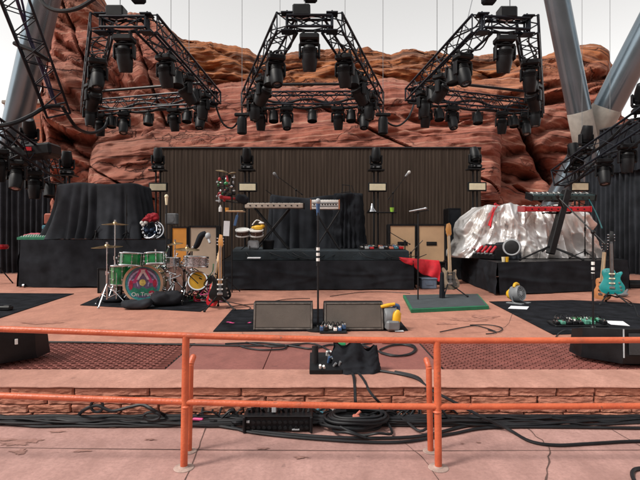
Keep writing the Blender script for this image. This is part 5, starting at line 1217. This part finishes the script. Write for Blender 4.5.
# left riser clutter
cx0 = SX(37, 10.15, ZL + .005); con = thing('mixing_console', 'green small mixing console at the left end of the tall riser', 'console', cx0); b = MB(); b.prism([(-.2, 0), (.2, 0), (.2, .11), (-.2, .05)], (-.30, 0, 0), (0, 1, 0), (0, 0, 1), .60, .006); b.build('body', mat('green_plastic', (.02, .16, .09), .5), con)
b = MB(); Mx = Matrix.Rotation(R(8.5), 3, 'X')
for i in range(11):
    for j in range(3): b.box((-.25 + i * .05, -.13 + j * .10, .065 + (j * .10) * .15), (.014, .022, .02), Mx)
b.build('fader', WHITE, con)
bag('towel', 'folded white towel behind the green console', SX(48, 10.5, ZL + .005), .42, .26, .10, 17, WHITE, .2, 'towel'); bag('towel', 'pink towel heap behind the left part of the green console', SX(33, 10.7, ZL + .005), .40, .22, .13, 19, mat('pink_towel', (.42, .10, .13), .9), 0, 'towel'); bag('towel', 'small cream cloth at the right of the green console', SX(55, 10.2, ZL + .005), .26, .2, .07, 23, CREAM, .4, 'towel')
for i in range(3):
    b = MB(); b.box((0, 0, .055), (.24, .24, .105), bev=.02); b.box((0, -.124, .055), (.16, .008, .03)); tag(b.build('plastic_box', BLUEC if i != 2 else TURQ, loc=SX(49.5, 11.3, ZL + .005 + i * .11)), ('bottom blue box of the stack left of the draped stack', 'middle blue box of the stack left of the draped stack', 'top turquoise box of the stack left of the draped stack')[i], 'box', 'stacked blue boxes')
b = MB(); b.box((0, 0, .14), (.2, .14, .26), bev=.03); tag(b.build('case', mat('rust_case', (.30, .07, .04), .6), loc=SX(49.5, 11.3, ZL + .34)), 'rust red case on top of the blue boxes', 'case')
# wheel of chrome percussion with red bow at the right end of the left riser
wp = SX(151, 10.1, ZL + .004); w_ = thing('percussion_cluster', 'chrome and dark percussion cluster topped with red cloth on the left riser', 'percussion', wp)
b = MB(); rr = random.Random(9)
for k_ in range(3): b.lathe([(.17, -.012), (.19, -.012), (.19, .012), (.17, .012), (.17, -.012)], (.04 * k_ - .04, .05 * k_, .21), (.3 * k_ - .2, -1, .2), 28, False); b.cut()
for k_ in range(14): a = k_ / 14 * 6.283; b.sphere((.18 * math.cos(a), -.03, .21 + .18 * math.sin(a)), .022, 8, 6)
b.build('hoop', CHROME, w_)
b = MB(); [b.sphere((rr.uniform(-.14, .14), rr.uniform(-.04, .1), rr.uniform(.06, .3)), rr.uniform(.03, .06), 10, 7) for _ in range(12)]; b.build('bell', mat('blue_black_metal', (.03, .05, .09), .35, .6), w_)
b = MB(); [b.sphere((rr.uniform(-.16, -.02), rr.uniform(-.1, 0), rr.uniform(.3, .4)), rr.uniform(.025, .045), 10, 7) for _ in range(6)]; b.build('white_ball', WHITE, w_)
b = MB()
def bow(u, v):
    a = 2 * math.pi * u; p = V(.15 * math.cos(a) * math.sin(math.pi * v), -.05 + .09 * math.sin(a) * math.sin(math.pi * v), .455 + .085 * math.cos(math.pi * v)); k_ = 1 + .55 * noise.fractal(p * 9, .8, 2, 4); return V(p.x * k_, p.y * k_, .45 + (p.z - .45) * k_)
b.grid(bow, 40, 24, closed=True); b.build('red_bow', mat('dark_red_cloth', (.34, .012, .025), .8, 0, .3, 12), w_, sharp=60)
b = MB(); b.box((0, 0, .12), (.24, .2, .24), bev=.02); b.cyl((0, -.1, .12), (0, -.11, .12), .08, n=20); tag(b.build('small_monitor', GREYP, loc=P(172, 224.5, 10.4)), 'small grey speaker raised behind the chrome percussion cluster', 'speaker'); mic_stand('black stand holding the small grey speaker', SX(172, 10.42), ZA(225, 10.42) - STAGE, name='speaker_stand')
# black padded arm above the snare
b = MB(); b.tube([P(193, 249, 8.4), P(197, 245, 8.3), P(201, 236, 8.2), P(206, 233, 8.2)], [.02, .05, .055, .04], 12, 5); arm = tag(b.build('padded_boom', CLOTHB), 'black padded curved boom before the tan amplifier', 'boom')
b = MB(); b.sphere(P(208, 236, 8.15), (.05, .05, .06)); b.cyl(P(208, 238, 8.15), P(210, 243, 8.1), .02); b.build('clip', LGREY, arm)
mic_stand('black stand carrying the padded curved boom', SX(192, 8.45), ZA(248, 8.45) - STAGE)
# red stool left edge
st = thing('stool', 'round red topped stool at the far left edge', 'stool', SX(-2, 10.6)); zt_ = ZA(244.5, 10.6) - STAGE
b = MB(); b.lathe([(.01, zt_ - .10), (.19, zt_ - .10), (.21, zt_ - .05), (.19, zt_ - .005), (.01, zt_)], (0, 0, 0), (0, 0, 1), 28); b.build('seat', REDP, st)
b = MB(); b.cyl((0, 0, .1), (0, 0, zt_ - .1), .025); b.build('post', BLACK, st); b = MB()
for a in (.2, 2.3, 4.4): b.cyl((0, 0, .4), (.3 * math.cos(a), .3 * math.sin(a), .01), .014, n=7); b.cut()
b.build('leg', BLACK, st)
# middle riser right: pedal clutter, bell, shelf, cup
def pedalboard(label, c, w, d, h, cols, rz=0, n=8, seed=0, board_m=BLACK):
    root = thing('pedalboard', label, 'pedalboard', c, rz); b = MB(); b.box((0, 0, h / 2), (w, d, h), Matrix.Rotation(R(5), 3, 'X'), .006); b.build('board', board_m, root); rr = random.Random(seed); pw = w / n
    for i in range(n):
        for j in range(2):
            if rr.random() < .15: continue
            m_ = rr.choice(cols); x = -w / 2 + pw * (i + .5); y = -d * .24 + j * d * .48; z = h + y * math.tan(R(5)); hh_ = rr.uniform(.03, .055)
            b = MB(); b.box((x, y, z + hh_ / 2 + .003), (pw * .8, d * .40, hh_), Matrix.Rotation(R(5), 3, 'X'), .006); pd = b.build('pedal', m_, root)
            b = MB(); b.cyl((x, y - d * .1, z + hh_), (x, y - d * .1, z + hh_ + .016), .010, n=8); b.cut()
            for sg in (-1, 1): b.cyl((x + sg * pw * .2, y + d * .1, z + hh_), (x + sg * pw * .2, y + d * .1, z + hh_ + .012), .007, n=8); b.cut()
            b.build('knob', CHROME if rr.random() < .8 else WHITE, pd)
    b = MB()
    for i in range(n - 1): b.tube([(-w / 2 + pw * (i + .5), 0, h + .05), (-w / 2 + pw * (i + 1), rr.uniform(-.03, .03), h + .09), (-w / 2 + pw * (i + 1.5), 0, h + .05)], .005, 5, 4)
    b.build('patch_cable', CABLE, root); return root
pedalboard('wide cluttered pedalboard on the right end of the middle riser', SX(381, 9.9, ZM + .004), .90, .36, .05, [BLUEC, REDP, LGREY, TURQ, BLACK, mat('salmon_plastic', (.5, .16, .10), .5)], seed=3, n=9)
pedalboard('green glittering pedalboard on the right black carpet', S(581, 327.5) + V(0, .08, .011), .62, .22, .03, [GREEN, TURQ, BLACK, BLACK, mat('mint_plastic', (.08, .26, .19), .4)], seed=8, n=9)
pedalboard('small pedalboard with bright pedals at the foot of the centre stand', S(333, 333) + V(0, .02, .011), .30, .15, .02, [REDP, WHITE, BLACK, BLACK, BLUEC], seed=12, n=6)
sh = thing('shelf_stand', 'black stand with a small side shelf left of the tan cabinets', 'stand', SX(378, 10.9, ZM)); zt_ = ZA(212, 10.9) - ZM
b = MB(); b.cyl((0, 0, 0), (0, 0, zt_ + .3), .018, n=8); b.cyl((.33, 0, 0), (.33, 0, zt_ + .3), .014, n=8); b.lathe([(.2, 0), (.2, .015), (.03, .03)], (0, 0, 0), (0, 0, 1), 20); b.lathe([(.15, 0), (.15, .015), (.03, .03)], (.33, 0, 0), (0, 0, 1), 20); b.build('pole', BLACK, sh)
b = MB(); b.box((.08, 0, zt_ - .012), (.66, .22, .024), bev=.006); b.build('shelf', BLACK, sh)
b = MB(); b.lathe([(.115, 0), (.10, .02), (.07, .06), (.035, .10), (.022, .17), (.01, .19)], (0, 0, 0), (0, 0, 1), 24); tag(b.build('hand_bell', CHROME, loc=SX(372, 10.85, ZM + zt_ + .001)), 'silver cone shaped bell on the small shelf', 'bell')
b = MB(); b.lathe([(.04, 0), (.048, .10), (.044, .10), (.036, .01)], (0, 0, 0), (0, 0, 1), 16); tag(b.build('cup', mat('lime_cup', (.28, .55, .05), .45), loc=SX(392, 10.9, ZM + zt_ + .001)), 'lime green cup at the right end of the small shelf', 'cup')
rr = random.Random(21)
for i, (px, m_, nm, lab) in enumerate(((358.5, WHITE, 'shaker', 'white shaker lying at the foot of the bunched black cover'), (363, mat('pink_plastic', (.6, .3, .33), .5), 'shaker', 'pale pink shaker right of the white shaker'), (368, CHROME, 'hand_bell', 'small chrome bell among the shakers upstage'), (373, CREAM, 'shaker', 'cream shaker at the right of the small row upstage'))):
    b = MB(); b.sphere((0, 0, .05), (.06, .05, .05), 12, 8); b.cyl((.03, 0, .05), (.12, -.05, .02), .014, n=8); tag(b.build(nm, m_, loc=SX(px, 10.9, ZM + .003)), lab, 'shaker' if nm == 'shaker' else 'bell')
b = MB()
for x in (-.1, .1): b.cyl((x, 0, 0), (x * .7, 0, .26), .008, n=6)
b.cyl((-.1, 0, .26), (.1, 0, .24), .01, n=6); b.cyl((-.12, 0, .08), (.12, 0, .1), .01, n=6); tag(b.build('frame_rack', BLACK, loc=P(346, 196, 11.0)), 'small black frame sticking up from the bunched black cover', 'rack')

# floor fans
def floor_fan(label, base, r, rz, top_m):
    root = thing('floor_fan', label, 'fan', base, rz); c = V(0, 0, r + .03); ax = V(-.1, -1, .18)
    b = MB(); b.lathe([(r * .80, -.09), (r * .98, -.07), (r, .05), (r * .93, .075), (r * .86, .06)], c, ax, 30, False); b.build('housing', GREYP, root)
    b = MB(); u = frame(ax); 
    for q in (.30, .5, .7, .86): b.lathe([(r * q - .004, .060), (r * q + .004, .060), (r * q + .004, .067), (r * q - .004, .067)], c, ax, 26, False)
    for k_ in range(10): a = k_ * .628; e = u @ V(math.cos(a), math.sin(a), 0); b.cyl(c + e * r * .2 + ax.normalized() * .063, c + e * r * .88 + ax.normalized() * .063, .003, n=4)
    b.lathe([(.001, .072), (r * .26, .070), (r * .28, .05)], c, ax, 20, False); b.build('front_grille', LGREY, root)
    b = MB()
    for k_ in range(5):
        a = k_ * 1.257; e = u @ V(math.cos(a), math.sin(a), 0); f = u @ V(-math.sin(a), math.cos(a), 0)
        b.add([c + e * r * .2 - f * .02, c + e * r * .8 - f * .05 + ax * .015, c + e * r * .8 + f * .05 - ax * .02, c + e * r * .2 + f * .02], [(0, 1, 2, 3)])
    b.build('blade', BLACK, root)
    b = MB(); b.lathe([(r * .5, -.16), (r * .78, -.10), (r * .80, -.085)], c, ax, 24); b.build('motor_cover', YELLOW, root)
    b = MB()
    for sg in (-1, 1): b.tube([(sg * r * .9, -.10, .012), (sg * r * 1.02, 0, .03), (sg * r * 1.03, .02, r), ], .012, 7, 4); b.box((sg * r * .86, -.02, .012), (.09, .26, .022), bev=.006)
    b.build('foot', GREYP, root)
    b = MB(); b.tube([(-r * .6, .02, c.z + r * .84), (-r * .25, .02, c.z + r * 1.2), (r * .35, .02, c.z + r * 1.16), (r * .7, .02, c.z + r * .75)], [.02, .026, .026, .02], 8, 4); b.build('handle', top_m, root)
    return root
p = S(520, 304.5) ; floor_fan('grey and yellow floor fan in front of the right riser', p + V(0, .1, .002), .125, .7, YELLOW)
p = S(391, 331.5); root = thing('blower_fan', 'yellow sided carpet blower at the right of the floor monitors', 'fan', p + V(0, .1, .011), .15)
b = MB(); b.lathe([(.02, -.075), (.105, -.075), (.115, -.06), (.115, .06), (.105, .075), (.02, .075)], (0, 0, .135), (1, 0, .0), 28); b.box((.0, -.075, .06), (.15, .16, .11), bev=.02); b.build('housing', GREYP, root)
b = MB(); b.lathe([(.02, .085), (.075, .085), (.095, .076)], (0, 0, .135), (1, -.9, .0), 28); b.box((.055, -.10, .12), (.07, .012, .16), Matrix.Rotation(R(12), 3, 'Y'), .02); b.sphere((.045, -.11, .13), (.05, .03, .105), 16, 10, Matrix.Rotation(R(10), 3, 'Y')); b.build('intake_cover', YELLOW, root)
b = MB(); b.tube([(-.11, -.02, .255), (-.04, -.03, .272), (.05, -.03, .285)], [.016, .022, .018], 10, 4); b.build('handle', YELLOW, root)
b = MB(); b.tube([(.03, -.02, .27), (.09, -.02, .262), (.10, 0, .21)], .022, 9, 4); b.build('grip', BLUEC, root)
# papers on the floor
def paper(label, pts, z=.0115):
    c = sum(pts, Vector()) / 4; b = MB(); b.prism([(q.x - c.x, q.y - c.y) for q in pts], (0, 0, 0), (1, 0, 0), (0, 1, 0), .0012); return tag(b.build('set_list', PAPER, loc=(c.x, c.y, STAGE + z)), label, 'paper')
paper('white paper sheet on the carpet corner below the floor fan', [S(508, 309.3), S(527, 310.2), S(529, 307.4), S(511, 306.6)])
paper('white paper sheet right of the green pedalboard', [S(611, 325.5), S(630, 327), S(623, 322.2), S(604, 321.5)])
paper('small white paper scrap at the foot of the yellow sided blower', [S(395, 332.5), S(404, 332.5), S(403, 331.2), S(395, 331.2)], .0115)

rr = random.Random(77)
ct = thing('cable_tangle', 'multicoloured tangle of thin cables between the drums and black guitar', 'cable', S(203, 303))
for nm, m_, n in (('red_strand', REDP, 4), ('green_strand', GREEN, 3), ('pink_strand', PINK, 3), ('white_strand', WHITE, 3), ('black_strand', CABLE, 7)):
    for _ in range(n):
        b = MB(); x0 = rr.uniform(-.20, .12); zt = rr.uniform(.15, .62)
        b.tube([V(x0 + rr.uniform(-.1, .1), rr.uniform(0, .3), max(.012, zt * (1 - j / 6) ** 1.3 + rr.uniform(-.04, .04))) for j in range(6)] + [V(x0 + rr.uniform(-.25, .3), rr.uniform(-.05, .3), .012)], rr.uniform(.006, .010), 6, 4); b.build(nm, m_, ct)
for i in range(9):
    px0 = rr.uniform(236, 400); pts = [SX(px0, 9.62, 0), SX(px0 + rr.uniform(5, 14), 9.56, 0), SX(px0 + rr.uniform(16, 26), 9.6, 0), SX(px0 + rr.uniform(26, 44), 9.7, 0)]
    for q_, z_ in zip(pts, (ZM - .02, ZC + .07, ZC + .02, ZC + rr.uniform(.06, .2))): q_.z = z_
    cable('thin cable drooping over the front of the blue grey platform', pts, rr.uniform(.006, .010), 'cables on the front of the middle riser')
# ------------------------------------------------------------------ FRONT OF STAGE: box, bag, cables
z_ = STAGE + .0525 - .05
sb = thing('stage_box', 'black multi-connector panel beside the black bag on the stage lip', 'connector box', S(326, 374.5) + V(0, .12, .003))
b = MB(); b.prism([(-.12, 0), (.12, 0), (.12, .11), (-.12, .03)], (-.125, 0, 0), (0, 1, 0), (0, 0, 1), .25, .006); b.build('panel', PLASTIC, sb)
rr = random.Random(2); Mx = Matrix.Rotation(R(18), 3, 'X')
for nm, m_, n in (('blue_plug', BLUEC, 5), ('white_plug', WHITE, 4), ('red_plug', REDP, 2), ('grey_plug', GREYP, 8)):
    b = MB()
    for _ in range(n):
        x, y = rr.uniform(-.05, .11), rr.uniform(-.10, .10); z = .07 + y * .333; b.cyl((x, y, z), (x + rr.uniform(-.02, .02), y - .02, z + rr.uniform(.02, .05)), .010, n=8)
    b.build(nm, m_, sb)
b = MB(); b.cyl((-.085, -.02, .03), (-.085, .0, .19), .026, n=16); b.build('grip', RUBBER, sb)
# black bag with two peaks
b = MB()
def bg_(u, v):
    th = 2 * math.pi * u; cx_, sy_ = math.cos(th), math.sin(th); q = v; w = .205 * (1 - .16 * q); d = .10 * (1 - .7 * q); k = (abs(cx_) ** 3.5 + abs(sy_) ** 3.5) ** (-1 / 3.5)
    x = cx_ * k * w; y = sy_ * k * d; hh_ = .20 + .035 * math.cos((x / w) * 3.0 * 1.9) + .02 * (x < 0) - .03 * max(0, abs(x / w) - .85) / .15
    n_ = noise.fractal(Vector((x * 9 + 3, y * 9, q * 2.0)), .8, 2, 4); f = .012 * math.sin(x * 55 + q * 2) * (.3 + q * .7)
    return V(x * (1 + .08 * n_), y * (1 + .25 * n_) - f * (1 if sy_ < 0 else -1), max(.0, hh_ * q + .012 * n_ * q))
b.grid(bg_, 90, 24, closed=True)
bag_o = tag(b.build('cloth_bag', CLOTHB, loc=S(355, 374.5) + V(.01, .10, .002), sharp=180), 'wrinkled black cloth bag with two peaks on the stage lip', 'bag')
b = MB(); b.box((0, 0, .02), (.09, .03, .03), bev=.006); tag(b.build('connector', mat('green_connector', (.02, .30, .12), .4), loc=S(341, 348) + V(0, 0, .02)), 'small green connector left of the black bag top', 'connector')
# cables on the stage front
def SC(pts, lift=.012, z=STAGE): return [S(x, y, z) + V(0, 0, lift) for x, y in pts]
for i, (lab, pts, r) in enumerate((
    ('thin black cable along the back edge of the left grating', [(40, 343), (90, 343.5), (150, 345), (200, 346), (250, 347), (300, 346)], .009),
    ('black cable loop in front of the left floor monitor', [(238, 346), (246, 349), (260, 351), (273, 351), (284, 350), (288, 346.5), (300, 345)], .008),
    ('black cable weaving below the middle floor monitors', [(225, 345), (262, 344), (290, 347), (312, 350), (330, 346), (352, 347), (372, 344)], .009),
    ('second black cable weaving below the middle floor monitors', [(246, 343.5), (276, 348), (310, 344.5), (330, 352), (338, 358)], .008),
    ('black cable looped right of the black bag', [(358, 345), (372, 350), (386, 355), (400, 357), (412, 354), (414, 349), (404, 346), (390, 347), (380, 351)], .009),
    ('dark violet cable curve at the right of the centre panel', [(382, 344), (398, 345), (412, 346), (416, 351), (408, 356), (392, 357), (380, 354)], .008),
    ('thin cable on bare stage left of the green platform', [(440, 333), (465, 328), (478, 327), (496, 333), (486, 335)], .006),
    ('second thin cable looping on the bare stage', [(470, 326), (490, 326), (502, 329), (498, 333), (488, 331)], .006),
    ('cable trailing from the black guitar stand', [(226, 309), (240, 306), (262, 304), (286, 300), (310, 299)], .006),
    ('cable trailing along the left front floor by the guitar', [(200, 299), (230, 303), (250, 308), (244, 312)], .006),
    ('cable running from the teal guitar to the floor', [(616, 297), (626, 300), (633, 305), (636, 312), (640, 318), (660, 322)], .007),
    ('cable trailing across the middle riser front floor', [(330, 297), (360, 293), (386, 292.5), (410, 294)], .006),
    ('cable trailing by the right edge carpet', [(556, 338), (559, 334), (566, 331), (580, 332)], .007))):
    cable(lab, SC(pts), r)
cable('black cable running from the bag over the lip to the lower right', [S(378, 372) + V(0, 0, .012), S(402, 376) + V(0, 0, .012), S(418, 381) + V(0, 0, .014), P(430, 389, 3.42), P(456, 403, 3.33), P(484, 418, 3.27), G(508, 432) + V(0, 0, .02), G(530, 443) + V(0, 0, .012), G(556, 447) + V(0, 0, .012), G(590, 445.5) + V(0, 0, .012), G(640, 443) + V(0, 0, .012), G(720, 444) + V(0, 0, .012)], .010)
cable('black cable dropping from the bag to the cable coil', [S(352, 374) + V(0, 0, .012), S(354, 380) + V(0, 0, .014), P(355, 390, 3.40), P(356, 404, 3.33), G(362, 418) + V(0, .02, .03)], .011)
cable('second black cable dropping from the bag to the coil', [S(358, 374) + V(0, 0, .012), S(364, 382) + V(0, 0, .014), P(370, 392, 3.40), P(378, 401, 3.36), G(388, 416) + V(0, .02, .03)], .010)
cable('thin black cable falling from the grating right of the post', [S(395, 373) + V(0, 0, .012), S(418, 379) + V(0, 0, .012), P(428, 392, 3.42), G(452, 426) + V(0, .02, .02)], .009)
# bundle along the wall foot
rr = random.Random(31)
GRP = 'cables bundled along the foot of the stone wall'
for i in range(30):
    y0 = rr.uniform(411, 427); z0 = .012 + (i % 3) * .014; ph = rr.uniform(0, 6.28); fr = rr.uniform(.010, .022); x_s, x_e = -120, 760
    if i > 20: x_s = rr.choice([-60, 200, 330, 400]); x_e = x_s + rr.uniform(180, 400)
    pts = []; x = x_s
    while x <= x_e:
        yy = y0 + 2.6 * math.sin(x * fr + ph) + rr.uniform(-1.2, 1.2) + 2.0 * math.sin(x * .006); w0_ = 3.40
        p = G(x, min(max(yy, 412), 428)); p.y = min(p.y, w0_); p.x = (x - CX) / F * p.y
        p.z = max(.013, z0 + rr.uniform(-.006, .012)); pts.append(p); x += rr.uniform(16, 30)
    cable('black cable lying in the bundle along the foot of the stone wall', pts, rr.uniform(.0065, .0125), GRP, 4, CABLE)
for i, (lab, cx_, cy_, rx, ry, n) in enumerate((('small cable loop standing up from the bundle left of the left post', 97, 406, 6, 6, 1), ('second small cable loop in the bundle near the left post', 152, 416, 8, 4, 1))):
    pts = [P(cx_ + rx * math.cos(a) * (1 + .1 * k_), cy_ + ry * math.sin(a), 3.30 - .02 * k_) for k_ in range(1) for a in [2 * math.pi * j / 14 for j in range(15)]]
    cable(lab, pts, .010)
cable('cable arch rising from the bundle at the left', [G(78, 420) + V(0, 0, .03), P(84, 410, 3.32), P(97, 405.5, 3.3), P(112, 411, 3.3), P(130, 407, 3.32), P(143, 405, 3.32), P(155, 411, 3.3), G(168, 420) + V(0, 0, .03)], .012)
cable('long black cable lying just in front of the bundle', [G(-80, 424) + V(0, 0, .013), G(40, 424) + V(0, 0, .013), G(90, 428) + V(0, 0, .013), G(150, 427) + V(0, 0, .013), G(215, 424) + V(0, 0, .013), G(250, 434) + V(0, 0, .013), G(330, 442) + V(0, 0, .013), G(400, 444) + V(0, 0, .013), G(450, 436) + V(0, 0, .013), G(500, 429) + V(0, 0, .013), G(640, 430) + V(0, 0, .013), G(760, 432) + V(0, 0, .013)], .0095)
cable('cable end lying at the lower right corner of the ground', [G(648, 470) + V(0, 0, .012), G(634, 472) + V(0, 0, .012), G(633, 480) + V(0, 0, .012), G(640, 490) + V(0, 0, .012)], .011)
cable('second front cable curving below the coil', [G(180, 421) + V(0, 0, .03), G(232, 430) + V(0, 0, .013), G(300, 437) + V(0, 0, .013), G(360, 440) + V(0, 0, .013), G(420, 438) + V(0, 0, .013), G(470, 427) + V(0, 0, .013), G(520, 424) + V(0, 0, .02)], .010)
# coil of heavy cable in front of the centre
co = G(354, 427); cl_ = thing('cable_coil', 'coil of thick black cable lying at the foot of the stone wall', 'cable', (co.x, co.y - .0, .0))
for k_ in range(10):
    b = MB(); a0 = rr.uniform(0, 6); rx, ry = .17 + .016 * (k_ % 4), .10 + .010 * (k_ % 4); ox, oy = rr.uniform(-.04, .04), rr.uniform(-.02, .02); z0 = .014 + .017 * (k_ // 2)
    b.tube([V(ox + rx * math.cos(a0 + a * .2618), oy + ry * math.sin(a0 + a * .2618), z0 + .004 * math.sin(a * .8) + .016 * a / 24) for a in range(25)], .0105, 7, 3); b.build('turn', CABLE, cl_)
rr = random.Random(44)
for i, (lab, x0, y0, n) in enumerate((('tangle of thin black cables right of the cable coil', 395, 420, 15), ('tangle of thin cables between the connector rack and coil', 322, 418, 8), ('tangle of thin cables left of the black connector rack', 228, 420, 8), ('cable tangle right of the right railing posts', 455, 417, 5))):
    root = thing('cable_tangle', lab, 'cable', G(x0, y0)); o = G(x0, y0)
    for k_ in range(n):
        a = rr.uniform(0, 6.28); b = MB(); rx = rr.uniform(.05, .16); ry = rr.uniform(.03, .07); ox = rr.uniform(-.13, .13)
        b.tube([V(ox + rx * math.cos(a + j * .5), ry * math.sin(a + j * .5) - .01, max(.012, .05 + .04 * math.sin(j * 1.1 + a))) for j in range(rr.randint(7, 12))], rr.uniform(.005, .009), 6, 4); b.build('strand', CABLE, root)
    if i == 1:
        b = MB(); [b.cyl((rr.uniform(-.1, .1), rr.uniform(-.06, .0), .05), (rr.uniform(-.1, .1), rr.uniform(-.06, 0), .07), .008, n=7) for _ in range(4)]; b.build('plug', CHROME, root)
        b = MB(); [b.cyl((rr.uniform(-.1, .1), rr.uniform(-.06, .0), .06), (rr.uniform(-.1, .1), rr.uniform(-.06, 0), .08), .006, n=7) for _ in range(3)]; b.build('coloured_plug', TURQ, root)
b = MB(); b.box((0, 0, .03), (.05, .04, .05), bev=.008); b.cyl((0, 0, .05), (.03, 0, .08), .01, n=8); tag(b.build('cable_connector', mat('salmon_connector', (.45, .14, .10), .5), loc=co + V(.015, -.0, .03)), 'salmon coloured connector lying inside the cable coil', 'connector')
b = MB(); b.box((0, 0, .012), (.075, .02, .016), Matrix.Rotation(-.15, 3, 'Z'), .004); tag(b.build('tape_flag', PINK, loc=G(199, 423.5) + V(0, -.03, .03)), 'pink tape tag on the cables right of the left post', 'tape')
# black connector rack on the ground
rkp = G(278, 432); rk_ = thing('connector_rack', 'long black rack box full of plugs on the ground by the wall', 'connector box', (rkp.x, rkp.y + .06, .002))
b = MB(); b.box((0, 0, .075), (.46, .14, .13), bev=.008); b.box((0, 0, .145), (.46, .16, .012), bev=.003)
for x in (-.225, .225): b.box((x, -.01, .075), (.018, .17, .145), bev=.005)
b.build('housing', PLASTIC, rk_)
b = MB()
for i in range(12):
    for j in range(2): b.cyl((-.20 + i * .036, -.068, .045 + j * .05), (-.20 + i * .036, -.080, .045 + j * .05), .013, n=12); b.cut()
b.build('socket', RUBBER, rk_)
b = MB()
for i in range(13): b.cyl((-.205 + i * .034, .0, .15), (-.205 + i * .034 + rr.uniform(-.01, .01), rr.uniform(-.03, .03), .15 + rr.uniform(.03, .055)), .010, n=8)
b.build('plug', BLACK, rk_)
b = MB(); b.box((-.03, -.02, .185), (.03, .03, .05), bev=.004); b.box((-.20, -.078, .10), (.02, .006, .02)); b.box((.12, -.078, .03), (.05, .006, .012)); b.build('label_tag', LGREY, rk_)
b = MB()
for i in range(9): x = -.18 + i * .045; b.tube([(x, 0, .19), (x + rr.uniform(-.03, .03), .04, .215), (x + rr.uniform(-.08, .08), .09, .16), (x + rr.uniform(-.1, .1), .10, .05)], .006, 6, 4)
b.build('lead', CABLE, rk_)
# black base at the far right behind the right carpet
b = MB(); b.box((0, 0, .05), (1.1, .6, .10), bev=.02); b.box((0, 0, .11), (.9, .5, .02), bev=.005); tag(b.build('stage_weight', RUBBER, loc=SX(640, 10.0)), 'low black weight at the right edge behind the teal guitar', 'weight')
b = MB(); b.sphere((0, 0, .05), (.10, .08, .05)); b.tube([(-.15, 0, .012), (-.05, -.05, .05), (.1, 0, .03)], .012, 6, 4); b.cyl((.04, 0, .04), (.12, .04, .12), .02); tag(b.build('foot_pedal', GREYP, loc=S(622, 297)), 'small grey pedal on the floor right of the teal guitar', 'pedal')
b = MB(); b.box((0, 0, .03), (.16, .10, .06), bev=.012); b.box((.02, 0, .065), (.08, .06, .012), bev=.004); tag(b.build('foot_pedal', BLACK, loc=S(6, 311) + V(0, 0, .012)), 'small black pedal on the carpet at the left edge', 'pedal')

rr = random.Random(91)
for i, (lab, pts) in enumerate((('loose cable loop hanging out of the right side of the coil', [(372, 418), (384, 426), (392, 436), (378, 441), (360, 438), (340, 434)]), ('loose cable loop sagging from the coil towards the left', [(340, 414), (332, 424), (334, 434), (348, 440), (366, 441)]),
        ('wide loose cable loop between the coil and right post', [(380, 416), (400, 424), (420, 434), (432, 428), (424, 418), (404, 414)]), ('cable leaving the connector rack towards the coil', [(308, 424), (318, 420), (326, 427), (336, 422), (346, 414)]), ('cable running from the rack left along the bundle', [(246, 426), (236, 430), (226, 424), (214, 428), (198, 423)]))):
    cable(lab, [G(x, y) + V(0, 0, .02 + .03 * (k_ % 2)) for k_, (x, y) in enumerate(pts)], .009)

rk_.scale = (1, 1, .74)
